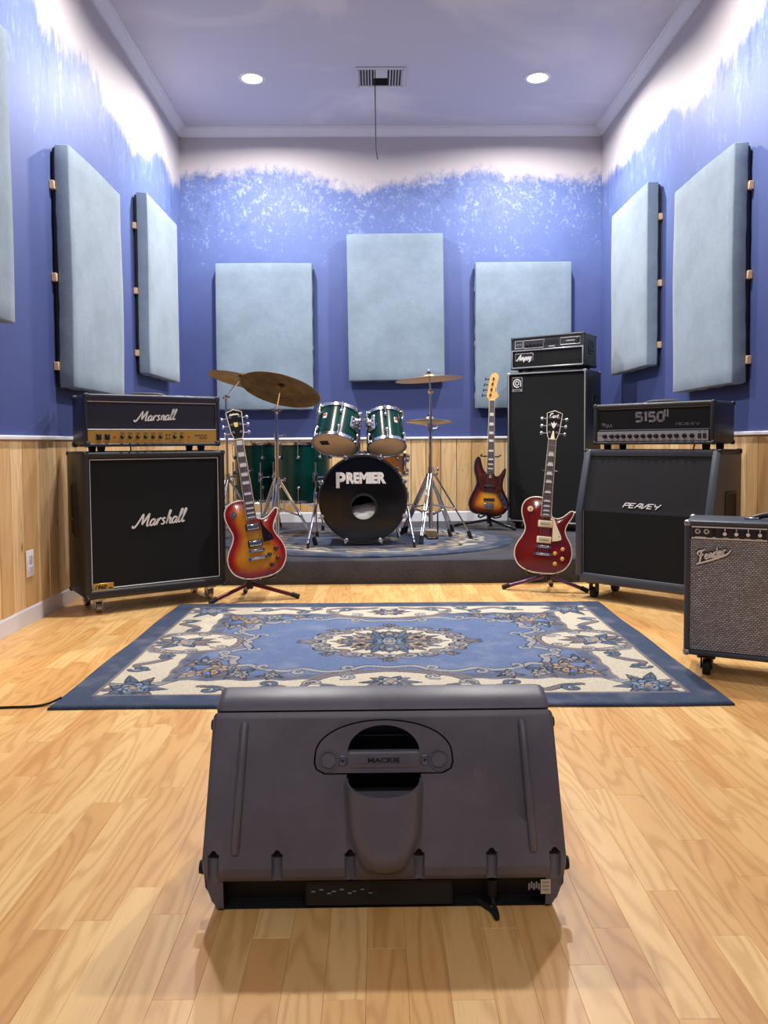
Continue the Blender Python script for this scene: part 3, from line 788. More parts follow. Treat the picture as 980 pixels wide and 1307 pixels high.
def monitor():
    """local: x across, y away from the camera, origin on the floor below the rear lip"""
    t = thing('floor_monitor', 'charcoal plastic wedge floor monitor with rear carry handle, in front on the oak floor', 'speaker', (0.010, 1.385, 0.0))
    HW = 0.331
    def hw(z): return HW - 0.040 * max(0, z) - 0.024 * max(0, 1 - z / 0.066)
    prof = [(0.012, 0.0), (0.004, 0.006), (0.002, 0.02), (0.001, 0.04), (0.000, 0.055), (-0.010, 0.070), (-0.014, 0.088), (-0.010, 0.105), (0.052, 0.338), (0.060, 0.347), (0.30, 0.06), (0.30, 0.0)]
    bm = bmesh.new(); A = [bm.verts.new((-hw(z), y, z)) for y, z in prof]; B = [bm.verts.new((hw(z), y, z)) for y, z in prof]
    n = len(prof); bm.faces.new(A); bm.faces.new(B[::-1])
    for i in range(n): bm.faces.new((A[i], B[i], B[(i + 1) % n], A[(i + 1) % n]))
    ed = [e for f in bm.faces if len(f.verts) == n for e in f.edges]
    bmesh.ops.bevel(bm, geom=list(set(ed)), offset=0.022, segments=4, profile=0.5, affect='EDGES', clamp_overlap=True)
    bmesh.ops.recalc_face_normals(bm, faces=bm.faces)
    q = MB(); q.bm(bm); body = q.build('rear_shell', [MONP, MONR], t)
    nrm = Vector((0, -0.2333, 0.062)).normalized()              # outward normal of the sloping back
    nrm = Vector((0, -0.966, 0.257)).normalized(); upv = Vector((0, 0.257, 0.966))
    F = Matrix(((1, 0, 0), (0, -nrm.y, upv.y), (0, -nrm.z, upv.z))).to_4x4()   # local: x, y into the body, z up the slope
    F = Matrix.Translation((0, -0.010, 0.105)) @ F
    cut = []
    def cutter(fn, m=MONR):  # default darkens the cut faces, painting in the shade of the holes
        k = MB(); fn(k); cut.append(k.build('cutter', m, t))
    def dshape(w, h, zb, n_=24): return [(w * math.cos(PI * i / n_), zb + h * math.sin(PI * i / n_)) for i in range(n_ + 1)]
    handle = [(-0.125, 0.150), (-0.129, 0.162), (-0.128, 0.172)] + [(0.128 * math.cos(PI - a), 0.172 + 0.066 * math.sin(a) ** 0.9) for a in [PI * i / 26 for i in range(1, 26)]] + [(0.128, 0.172), (0.129, 0.162), (0.125, 0.150), (0.110, 0.142), (-0.110, 0.142)]
    cutter(lambda k: k.prism(handle, -0.05, 0.009, M=F))                                         # seat of the handle plate
    cutter(lambda k: k.prism(dshape(0.070, 0.052, 0.178) , -0.05, 0.075, M=F))                    # upper opening
    cutter(lambda k: k.prism([(-0.068, 0.112), (0.068, 0.112), (0.068, 0.182), (-0.068, 0.182)], -0.05, 0.075, M=F))   # pocket behind the bar
    for sx in (-0.307, -0.193, -0.062, 0.062, 0.193, 0.307):
        def slot(k, sx=sx):
            k.cyl((sx, -0.013, 0.040), (sx, -0.008, 0.112), 0.0105, n=16)
        cutter(slot, MONP)
        cutter(lambda k, sx=sx: k.cyl((sx, -0.012, 0.098), (sx, 0.022, 0.142), 0.0105, 0.004, n=16))
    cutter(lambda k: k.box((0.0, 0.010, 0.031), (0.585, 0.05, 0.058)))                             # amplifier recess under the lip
    boolean(body, cut)
    k = MB()
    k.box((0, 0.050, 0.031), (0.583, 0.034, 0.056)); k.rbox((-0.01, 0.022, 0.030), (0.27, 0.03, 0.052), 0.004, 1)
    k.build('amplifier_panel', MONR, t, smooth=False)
    # front shell: the strip beyond the seam and the slope down to the stage side
    prof = [(0.063, 0.3495), (0.074, 0.362), (0.118, 0.377), (0.135, 0.372), (0.40, 0.075), (0.41, 0.05), (0.41, 0.0), (0.303, 0.0), (0.303, 0.063)]
    bm = bmesh.new(); A = [bm.verts.new((-hw(z) + 0.002, y, z)) for y, z in prof]; B = [bm.verts.new((hw(z) - 0.002, y, z)) for y, z in prof]
    n = len(prof); bm.faces.new(A); bm.faces.new(B[::-1])
    for i in range(n): bm.faces.new((A[i], B[i], B[(i + 1) % n], A[(i + 1) % n]))
    ed = [e for f in bm.faces if len(f.verts) == n for e in f.edges]
    bmesh.ops.bevel(bm, geom=list(set(ed)), offset=0.016, segments=3, profile=0.5, affect='EDGES', clamp_overlap=True)
    k = MB(); k.bm(bm); k.build('front_shell', MONP, t)
    # speaker grille on the far slope
    Gm = T((0, 0.27, 0.225)) @ RX(-math.atan2(0.297, 0.265)) 
    k = MB(); k.rbox((0, 0, 0.004), (0.52, 0.34, 0.008), 0.004, 2, M=Gm); k.build('front_grille', DARKMETAL, t)
    # handle plate with a D-shaped opening: two loops joined as a strip
    ph = MB(); inner = dshape(0.066, 0.047, 0.181, 26)
    outer_ = [(x * 0.972, 0.1905 + (z - 0.1905) * 0.95) for x, z in handle]
    def ringstrip(b, o, i, ya, yb):
        pts_o = [Vector((x, 0, z)) for x, z in o]; pts_i = [Vector((x, 0, z)) for x, z in i]
        bmx = bmesh.new()
        loops = []
        for yy in (ya, yb):
            vo = [bmx.verts.new((p.x, yy, p.z)) for p in pts_o]; vi = [bmx.verts.new((p.x, yy, p.z)) for p in pts_i]
            eo = [bmx.edges.new((vo[j], vo[(j + 1) % len(vo)])) for j in range(len(vo))]; ei = [bmx.edges.new((vi[j], vi[(j + 1) % len(vi)])) for j in range(len(vi))]
            bmesh.ops.triangle_fill(bmx, edges=eo + ei, use_beauty=True, use_dissolve=False)
            loops.append((vo, vi))
        for a, bq in ((loops[0][0], loops[1][0]), (loops[0][1], loops[1][1])):
            for j in range(len(a)): bmx.faces.new((a[j], a[(j + 1) % len(a)], bq[(j + 1) % len(a)], bq[j]))
        b.bm(bmx, M=F)
    # the bar keeps clear of the pocket below it
    plate_o = [p for p in outer_]
    ringstrip(ph, plate_o, inner, -0.0045, 0.0075)
    hp = ph.build('carry_handle', MONP, t)
    k = MB(); k.rbox((0, 0.004, 0.1665), (0.137, 0.020, 0.035), 0.007, 3, M=F); k.build('grip_bar', MONP, hp)
    k = MB(); k.rbox((0, -0.0060, 0.1665), (0.088, 0.002, 0.0135), 0.0015, 1, M=F); pl = k.build('name_plate', MONP, hp)
    k = MB(); k.text('MACKIE', 0.0105, M=F @ T((0, -0.0071, 0.1665)), bold=0.0004, th=0.0008, width=0.058); k.build('lettering', mat('embossed_dark_lettering', (24, 24, 27), 0.4), hp)
    for sx in (-1, 1):
        k = MB(); k.lathe([(0.0155, -0.0025), (0.0165, 0.0025), (0.0185, 0.0025), (0.0195, -0.0025)], 24, M=F @ T((sx * 0.101, -0.0045, 0.166)) @ RX(PI / 2), closed=True)
        k.cyl((0, 0, -0.002), (0, 0, 0.003), 0.0135, n=6, M=F @ T((sx * 0.101, -0.0045, 0.166)) @ RX(PI / 2)); k.build('hex_boss', MONP, hp)
        k = MB(); k.lathe([(0, 0.001), (0.0055, 0.001), (0.007, -0.001), (0.0095, 0.0015), (0.0105, -0.002)], 18, M=F @ T((sx * 0.0755, -0.0055, 0.166)) @ RX(PI / 2)); sc_ = k.build('screw', STEEL, hp)
        for aa in (0, PI / 2):
            k = MB(); k.box((0, 0, 0.0012), (0.008, 0.0016, 0.001), M=F @ T((sx * 0.0755, -0.0055, 0.166)) @ RX(PI / 2) @ RZ(aa + 0.3)); k.build('slot', BLACK, hp, smooth=False)
    # half-barrel cup under the handle: open at the top, rounded tongue at the lip
    rows = []; ns = 22
    for j in range(13):
        s = j / 12; zt = 0.134 - s * 0.142
        w_ = 0.0705 - 0.008 * s - 0.019 * max(0, (s - 0.55) / 0.45) ** 1.6
        dep = 0.052 + 0.004 * s - 0.044 * max(0, (s - 0.86) / 0.14) ** 2
        row = []
        for i in range(ns + 1):
            a = PI * i / ns; x = -w_ * math.cos(a); y = -dep * math.sin(a) ** 0.8 + 0.004
            z = zt - (0.026 * math.sin(a) if j == 0 else 0.026 * math.sin(a) * (1 - s)) - (0.020 * math.sin(a) if s > 0.8 else 0) * (s - 0.8) / 0.2
            row.append((x, y, z))
        rows.append(row)
    k = MB()
    vs = [p for r_ in rows for p in r_] + [(x * 0.93, y + 0.005 * (1 if abs(x) < 0.06 else 0.2), z) for r_ in rows for x, y, z in r_]
    m = ns + 1; N = len(rows) * m; fs = []
    for j in range(len(rows) - 1):
        for i in range(ns):
            fs.append((j * m + i, j * m + i + 1, (j + 1) * m + i + 1, (j + 1) * m + i)); fs.append((N + j * m + i, N + (j + 1) * m + i, N + (j + 1) * m + i + 1, N + j * m + i + 1))
    for i in range(ns): fs.append((i, N + i, N + i + 1, i + 1)); fs.append(((len(rows) - 1) * m + i, (len(rows) - 1) * m + i + 1, N + (len(rows) - 1) * m + i + 1, N + (len(rows) - 1) * m + i))
    for j in range(len(rows) - 1):
        for i in (0, ns): fs.append((j * m + i, (j + 1) * m + i, N + (j + 1) * m + i, N + j * m + i))
    k.add(vs, fs, 0, F); k.build('handle_cup', MONG, t, ang=60)
    for sx in (-1, 1):
        k = MB()
        pts = [(sx * 0.2575, 0.0, 0.235 - 0.004), (sx * 0.2575, -0.004, 0.228), (sx * 0.268, -0.004, 0.018), (sx * 0.2685, 0.0, 0.010)]
        k.tube(pts, 0.0075, 10, M=F @ T((0, 0.002, 0))); k.build('rib', MONP, t)
        for (yy, zz, rr) in ((0.10, 0.31, 0.012), (0.02, 0.075, 0.014)):
            k = MB(); x0 = sx * (hw(zz) - 0.004); k.cyl((x0, yy, zz), (x0 + sx * 0.014, yy, zz), rr, rr * 0.8, n=16); k.build('rubber_bumper', RUBBER, t)
    k = MB(); k.box((0.292, -0.0012, 0.042), (0.018, 0.002, 0.026)); k.build('sticker', mat('cream_sticker', (205, 196, 170), 0.6), t)
    k = MB()
    for i in range(3): k.box((0.292, -0.0026, 0.051 - i * 0.007), (0.012, 0.001, 0.0018))
    for i in range(5): k.box((0.262 + 0.0045 * i, -0.0006, 0.042 + 0.003 * (i % 2)), (0.003, 0.001, 0.012))
    k.build('printed_marks', LETTERG, t, smooth=False)
    k = MB()
    for i in range(9): k.box((-0.13 + i * 0.0125 + 0.002 * (i % 3), 0.0335, 0.034 + 0.004 * math.sin(i * 2.1)), (0.007, 0.002, 0.0016), M=T((0, -0.028, 0)))
    k.build('scuff_marks', LETTERG, t, smooth=False)
    k = MB(); k.cyl((0.196, 0.012, 0.052), (0.196, 0.012, 0.02), 0.011, 0.008, n=12); k.tube(catmull([(0.196, 0.012, 0.022), (0.198, 0.002, 0.009), (0.200, -0.018, 0.006), (0.198, -0.035, 0.005), (0.192, -0.010, 0.005), (0.17, 0.02, 0.005)], 5), 0.0042, 8); k.build('power_cord', RUBBER, t)
monitor()

q = MB(); q.tube(catmull([(XL + 0.03, 2.44, 0.004), (-1.45, 2.47, 0.004), (-1.217, 2.502, 0.004), (-1.12, 2.51, 0.004), (-1.075, 2.53, 0.006), (-1.043, 2.56, 0.016)], 6), 0.004, 8)
tag(q.build('cable', RUBBER), 'thin black cable running across the floor to the rug corner', 'cable')
# ------------------------------------------------------------------ script lettering (pen strokes)
def glyphs():
    G = {}
    G['M'] = (1.95, [[(-0.75, 0.30), (-0.80, 0.05), (-0.55, -0.05), (-0.25, 0.25), (0.10, 1.0), (0.42, 1.85), (0.52, 2.0)], [(0.52, 2.0), (0.60, 1.3), (0.66, 0.45), (0.70, 0.30)], [(0.70, 0.30), (1.05, 1.05), (1.42, 1.85), (1.52, 2.0)], [(1.52, 2.0), (1.50, 1.2), (1.50, 0.3), (1.62, 0.0), (1.85, 0.15)]])
    G['a'] = (1.0, [[(0.72, 0.85), (0.45, 1.02), (0.12, 0.75), (0.08, 0.25), (0.30, 0.0), (0.58, 0.25), (0.74, 0.9)], [(0.74, 1.0), (0.72, 0.3), (0.84, 0.0), (1.04, 0.16)]])
    G['r'] = (0.85, [[(0.02, 0.2), (0.18, 0.75), (0.24, 1.05)], [(0.24, 1.05), (0.25, 0.5), (0.24, 0.0)], [(0.26, 0.45), (0.44, 0.88), (0.66, 1.04), (0.84, 0.90)]])
    G['s'] = (0.80, [[(0.62, 0.88), (0.38, 1.02), (0.18, 0.78), (0.42, 0.52), (0.58, 0.25), (0.36, 0.0), (0.05, 0.14)]])
    G['h'] = (1.0, [[(0.15, 0.1), (0.30, 1.2), (0.40, 2.0), (0.28, 2.12), (0.20, 1.6), (0.20, 0.0)], [(0.22, 0.55), (0.45, 0.98), (0.68, 0.85), (0.68, 0.3), (0.80, 0.0), (1.02, 0.16)]])
    G['n'] = (1.0, [[(0.20, 1.0), (0.22, 0.0)], [(0.22, 0.55), (0.45, 0.98), (0.68, 0.85), (0.68, 0.3), (0.80, 0.0), (1.02, 0.16)]])
    G['l'] = (0.62, [[(0.02, 0.2), (0.30, 1.2), (0.44, 2.0), (0.30, 2.15), (0.20, 1.6), (0.18, 0.35), (0.34, 0.0), (0.62, 0.2)]])
    G['F'] = (1.55, [[(0.15, 1.35), (0.05, 1.75), (0.45, 2.05), (1.1, 2.02), (1.75, 2.15)], [(1.0, 2.0), (0.78, 1.3), (0.66, 0.6), (0.40, -0.25), (0.05, -0.45)], [(0.35, 1.02), (0.85, 1.08), (1.35, 1.12)]])
    G['e'] = (0.85, [[(0.08, 0.45), (0.42, 0.58), (0.60, 0.85), (0.40, 1.02), (0.14, 0.72), (0.14, 0.25), (0.40, 0.0), (0.85, 0.30)]])
    G['d'] = (1.05, [[(0.72, 0.85), (0.45, 1.02), (0.12, 0.75), (0.08, 0.25), (0.30, 0.0), (0.60, 0.25), (0.80, 1.0), (0.92, 1.95)], [(0.92, 1.95), (0.76, 0.35), (0.88, 0.0), (1.08, 0.16)]])
    G['A'] = (1.5, [[(-0.10, 0.15), (0.15, -0.02), (0.45, 0.5), (0.80, 1.4), (1.10, 2.0)], [(1.10, 2.0), (1.12, 1.0), (1.20, 0.15), (1.45, 0.05)], [(0.42, 0.72), (0.80, 0.78), (1.18, 0.80)]])
    G['m'] = (1.35, [[(0.12, 1.0), (0.16, 0.0)], [(0.16, 0.5), (0.36, 0.98), (0.55, 0.8), (0.56, 0.0)], [(0.56, 0.5), (0.78, 0.98), (0.98, 0.8), (1.0, 0.25), (1.15, 0.0), (1.35, 0.15)]])
    G['p'] = (1.0, [[(0.20, 1.0), (0.10, -0.75)], [(0.18, 0.6), (0.45, 1.02), (0.76, 0.75), (0.68, 0.2), (0.40, 0.0), (0.16, 0.2)]])
    G['g'] = (1.0, [[(0.72, 0.85), (0.45, 1.02), (0.12, 0.75), (0.08, 0.25), (0.30, 0.05), (0.58, 0.25), (0.74, 0.9)], [(0.74, 1.0), (0.68, 0.0), (0.50, -0.65), (0.10, -0.60)]])
    G['C'] = (1.3, [[(1.05, 1.6), (0.85, 2.0), (0.40, 1.85), (0.12, 1.1), (0.22, 0.25), (0.60, 0.0), (1.10, 0.35)]])
    G['o'] = (0.95, [[(0.45, 1.0), (0.14, 0.75), (0.10, 0.25), (0.38, 0.0), (0.70, 0.3), (0.72, 0.75), (0.45, 1.0)], [(0.62, 0.9), (0.95, 0.85)]])
    G['t'] = (0.7, [[(0.30, 1.7), (0.22, 0.3), (0.36, 0.0), (0.66, 0.2)], [(0.02, 1.1), (0.62, 1.16)]])
    return G
GL = glyphs()
def script(b, word, width, pen, M, shear=0.30, th=0.004, mi=0, rise=0.0, extra=None):
    st = []; x = 0.0
    for ch in word:
        adv, ss = GL[ch]
        for s in ss: st.append([(x + px + shear * pz, pz) for px, pz in s])
        x += adv
    if extra: st += [[(px + shear * pz, pz) for px, pz in s] for s in extra]
    xs = [p[0] for s in st for p in s]; x0, x1 = min(xs), max(xs); k = width / (x1 - x0); zc = 1.0
    for s in st:
        pts = [((px - (x0 + x1) / 2) * k, (pz - zc) * k) for px, pz in s]
        pts = [(p.x, p.y) for p in catmull([(a, c, 0) for a, c in pts], 6)]
        n = len(pts); wd = [pen * k * (0.75 + 0.45 * abs(math.sin(3 * i / n + 0.4))) for i in range(n)]
        b.ribbon([(a, c + rise * a) for a, c in pts], wd, th, mi, M)

ANG = {   # angular slanted capitals
 'P': (1.0, [[(0, 0), (0, 1)], [(0, 1), (0.85, 1), (0.85, 0.5), (0, 0.5)]]), 'E': (1.0, [[(0.85, 1), (0, 1), (0, 0), (0.85, 0)], [(0, 0.5), (0.7, 0.5)]]),
 'A': (1.05, [[(0, 0), (0.45, 1), (0.9, 1), (0.9, 0)], [(0.25, 0.42), (0.9, 0.42)]]), 'V': (1.0, [[(0, 1), (0.1, 0), (0.35, 0), (0.95, 1)]]),
 'Y': (1.0, [[(0, 1), (0.1, 0.5), (0.75, 0.5)], [(1.0, 1), (0.55, -0.12)]]), '1': (0.45, [[(0.0, 0.85), (0.2, 1), (0.2, 0)]]), '5': (0.95, [[(0.75, 1), (0.08, 1), (0.06, 0.55), (0.55, 0.58), (0.75, 0.4), (0.75, 0.15), (0.55, 0), (0.0, 0)]]),
 '0': (0.95, [[(0.2, 1), (0.58, 1), (0.75, 0.8), (0.75, 0.2), (0.58, 0), (0.2, 0), (0.03, 0.2), (0.03, 0.8), (0.2, 1)]]), 'I': (0.3, [[(0.1, 0), (0.1, 1)]])}
def angular(b, word, width, pen, M, shear=0.35, th=0.003, mi=0, asp=1.25):
    st = []; x = 0.0
    for ch in word:
        adv, ss = ANG[ch]
        for s in ss: st.append([((x + px) * asp + shear * pz, pz) for px, pz in s])
        x += adv + 0.12
    xs = [p[0] for s in st for p in s]; x0, x1 = min(xs), max(xs); k = width / (x1 - x0)
    for s in st:
        P = [((px - (x0 + x1) / 2) * k, (pz - 0.5) * k) for px, pz in s]
        out = []
        for i in range(len(P) - 1):      # each straight its own stroke with square overlap at the corners
            a, c = Vector(P[i]), Vector(P[i + 1]); d = (c - a).normalized() * pen * k * 0.45
            b.ribbon([tuple(a - d * (i > 0)), tuple(c + d * (i < len(P) - 2))], pen * k, th, mi, M)

# ------------------------------------------------------------------ amplifier building blocks (local: front at y=0 facing -Y, x centred)
def knob(b, x, z, y, r=0.008, h=0.014, mi=0):
    b.cyl((x, y, z), (x, y - h * 0.35, z), r * 1.25, r * 1.2, 14, mi); b.cyl((x, y - h * 0.35, z), (x, y - h, z), r, r * 0.8, 14, mi)
def caster(t, x, y, h=0.078, hooded=True, wheel=STEEL):
    q = MB(); q.rbox((x, y, h - 0.006), (0.062, 0.062, 0.012), 0.004, 1); q.rbox((x - 0.018, y + 0.004, h - 0.032), (0.004, 0.04, 0.045), 0.0015, 1); q.rbox((x + 0.018, y + 0.004, h - 0.032), (0.004, 0.04, 0.045), 0.0015, 1)
    c = q.build('caster', CHROME if hooded else BLACK, t)
    k = MB(); r = min(0.028, h * 0.40); k.cyl((x - 0.013, y + 0.006, r), (x + 0.013, y + 0.006, r), r, n=20); k.cyl((x - 0.020, y + 0.006, r), (x + 0.020, y + 0.006, r), 0.006, n=10); k.build('wheel', wheel, c)
def corners(t, w, d, z0, h, m, r=0.026, back=True):
    for sx in (-1, 1):
        for z in (z0, z0 + h):
            for y in ((0.0, d) if back else (0.0,)):
                s = 1 if z == z0 else -1; e = 1 if y == 0 else -1
                q = MB(); q.rbox((sx * (w / 2 - r / 2 + 0.002), y + e * (r / 2 - 0.002), z + s * (r / 2 - 0.002)), (r, r, r), 0.009, 3)
                q.cyl((sx * (w / 2 - r * 0.5), y - e * 0.001, z + s * r * 0.5), (sx * (w / 2 - r * 0.5), y - e * 0.0035, z + s * r * 0.5), 0.0035, n=8, mi=1)
                q.build('corner_protector', [m, STEEL], t)
def shell(b, w, d, z0, h, r, fw, ft, fb, lip):
    """cabinet box whose front is set back by lip inside a frame"""
    b.rbox((0, lip + (d - lip) / 2, z0 + h / 2), (w, d - lip, h), r, 3)
    b.rbox((-(w - fw) / 2, lip * 0.75, z0 + h / 2), (fw, lip * 1.5, h), min(r, fw * .45), 3); b.rbox(((w - fw) / 2, lip * 0.75, z0 + h / 2), (fw, lip * 1.5, h), min(r, fw * .45), 3)
    b.rbox((0, lip * 0.75, z0 + h - ft / 2), (w, lip * 1.5, ft), min(r, ft * .45), 3); b.rbox((0, lip * 0.75, z0 + fb / 2), (w, lip * 1.5, fb), min(r, fb * .45), 3)
def piping(b, x0, x1, z0, z1, y, r=0.003, mi=0):
    b.tube([(x0, y, z0), (x1, y, z0), (x1, y, z1), (x0, y, z1)], r, 6, mi, closed=True)
def side_handle(t, x, y, z, sgn, h=0.20, w_=0.09):
    q = MB(); e = 0.006
    for c, s in (((x, y, z + h / 2), (e * 2, w_, 0.018)), ((x, y, z - h / 2), (e * 2, w_, 0.018)), ((x, y - w_ / 2, z), (e * 2, 0.016, h)), ((x, y + w_ / 2, z), (e * 2, 0.016, h))): q.rbox(c, s, 0.004, 2)
    hd = q.build('side_handle', BLACK, t)
    q = MB(); q.box((x - sgn * 0.0015, y, z), (0.006, w_ - 0.014, h - 0.014)); q.build('handle_recess', MONR, hd, smooth=False)
    q = MB(); q.rbox((x + sgn * 0.002, y, z - h * 0.2), (0.008, w_ - 0.01, 0.022), 0.003, 2); q.build('grip', BLACK, hd)

# left half stack --------------------------------------------------
LA, LPOS = 0.582, (-1.122, 4.036)
def left_cab():
    w, d, h, z0 = 0.737, 0.36, 0.735, 0.078
    t = thing('guitar_cabinet', 'square black guitar speaker cabinet with white script lettering and gold badge, left wall', 'speaker cabinet', (*LPOS, 0), LA)
    b = MB(); shell(b, w, d, z0, h, 0.022, 0.032, 0.036, 0.048, 0.022); b.build('cabinet_shell', VINYL, t)
    b = MB(); b.box((0, 0.0215, z0 + h / 2), (w - 0.06, 0.004, h - 0.08)); b.build('grille_cloth', CLOTH, t, smooth=False)
    b = MB(); piping(b, -w / 2 + 0.036, w / 2 - 0.036, z0 + 0.052, z0 + h - 0.040, 0.017, 0.0034); b.build('white_piping', WHITE, t)
    b = MB(); script(b, 'Marshall', 0.285, 0.21, T((0.012, 0.0185, z0 + h * 0.525)), rise=0.06); b.build('lettering', LETTER, t)
    q = MB(); q.rbox((-w / 2 + 0.088, 0.012, z0 + 0.062), (0.100, 0.006, 0.036), 0.002, 1); bd = q.build('badge', GOLD, t)
    q = MB(); q.text('1960', 0.028, M=T((-w / 2 + 0.075, 0.0086, z0 + 0.061)), bold=0.0010, shear=0.25, th=0.0008, width=0.058); q.box((-w / 2 + 0.122, 0.0086, z0 + 0.054), (0.018, 0.0008, 0.006)); q.build('badge_lettering', BLACK, bd)
    corners(t, w, d, z0, h, BLACK)
    side_handle(t, -w / 2, 0.20, z0 + h * 0.60, -1, 0.26, 0.10); side_handle(t, w / 2, 0.20, z0 + h * 0.60, 1, 0.26, 0.10)
    for x in (-1, 1):
        for y in (0.07, d - 0.06): caster(t, x * (w / 2 - 0.075), y)
    return z0 + h
ztop = left_cab()
def left_head():
    w, d, h, z0 = 0.70, 0.27, 0.262, ztop + 0.024
    t = thing('amplifier_head', 'blue-black amplifier head with gold control panel on top of the left cabinet', 'amplifier', (-1.128, 4.034, 0), LA)
    b = MB(); shell(b, w, d, z0, h, 0.030, 0.018, 0.036, 0.016, 0.016)
    b.build('head_shell', VINYLB, t)
    b = MB(); b.box((0, 0.0155, z0 + h * 0.59), (w - 0.03, 0.004, h * 0.54)); b.build('grille_cloth', mat('blue_black_grille_cloth', (34, 36, 54), 0.8, bump=(900, 0.5, 0.001)), t, smooth=False)
    b = MB(); piping(b, -w / 2 + 0.018, w / 2 - 0.018, z0 + h * 0.325, z0 + h * 0.855, 0.012, 0.0022); b.build('white_piping', WHITE, t)
    b = MB(); script(b, 'Marsnall', 0.222, 0.22, T((0.006, 0.013, z0 + h * 0.60)), rise=0.05); b.build('lettering', LETTER, t)
    b = MB(); b.box((0, 0.011, z0 + h * 0.180), (w - 0.036, 0.006, h * 0.255)); pn = b.build('control_panel', GOLD, t, smooth=False)
    zc = z0 + h * 0.185; fx = lambda f: (f - 0.5) * w
    for f in (0.10, 0.158):
        q = MB(); q.rbox((fx(f), 0.006, zc), (0.024, 0.006, 0.030), 0.002, 1); q.rbox((fx(f), 0.0015, zc + 0.004), (0.018, 0.006, 0.015), 0.002, 1); q.build('rocker_switch', BLACK, pn)
    for f in (0.262, 0.318, 0.374, 0.43, 0.485, 0.54, 0.646, 0.70):
        q = MB(); knob(q, fx(f), zc, 0.008, 0.0080, 0.016, 0); q.box((fx(f), -0.0085, zc + 0.004), (0.002, 0.001, 0.006), 1); q.build('knob', [BLACK, LETTER], pn)
    q = MB()
    for f in (0.262, 0.318, 0.374, 0.43, 0.485, 0.54, 0.646, 0.70): q.box((fx(f), 0.0076, zc + 0.019), (0.022, 0.001, 0.0025))
    for f in (0.585, 0.607):
        for dz in (-0.009, 0.009): q.cyl((fx(f), 0.0085, zc + dz), (fx(f), 0.004, zc + dz), 0.004, n=10)
    for f, ww in ((0.10, .018), (0.158, .018)): q.box((fx(f), 0.0076, zc - 0.024), (ww, 0.001, 0.0025))
    for i in range(2):
        pts = catmull([(fx(0.80) + k * 0.0085, (0.004 if k % 2 else -0.003), 0) for k in range(9 - 3 * i)], 5)
        q.ribbon([(p.x + 0.025 * i, zc + 0.006 - 0.014 * i + p.y) for p in pts], 0.003, 0.001, M=T((0, 0.0078, 0)))
    q.build('panel_print', BLACK, pn)
    for f, m in ((0.21, REDLED), (0.755, REDLED)):
        q = MB(); q.cyl((fx(f), 0.009, zc), (fx(f), 0.002, zc), 0.006, 0.004, n=12); q.build('pilot_lamp', m, pn)
    corners(t, w, d, z0, h, VINYLB, 0.03)
    for x in (-1, 1):
        for y in (0.05, d - 0.04):
            q = MB(); q.cyl((x * (w / 2 - 0.09), y, z0 - 0.024), (x * (w / 2 - 0.09), y, z0 + 0.002), 0.017, 0.021, n=14); q.build('rubber_foot', RUBBER, t)
    q = MB(); q.tube(catmull([(-0.10, 0.13, z0 + h), (-0.06, 0.13, z0 + h + 0.010), (0.06, 0.13, z0 + h + 0.010), (0.10, 0.13, z0 + h)], 4), 0.008, 8); q.build('strap_handle', BLACK, t)
    q = MB(); q.tube(catmull([(-0.04, d - 0.01, z0 + 0.03), (-0.045, d + 0.02, z0), (-0.04, d + 0.02, z0 - 0.06), (-0.03, d + 0.04, z0 - 0.16)], 5), 0.004, 6); q.build('speaker_lead', RUBBER, t)
left_head()

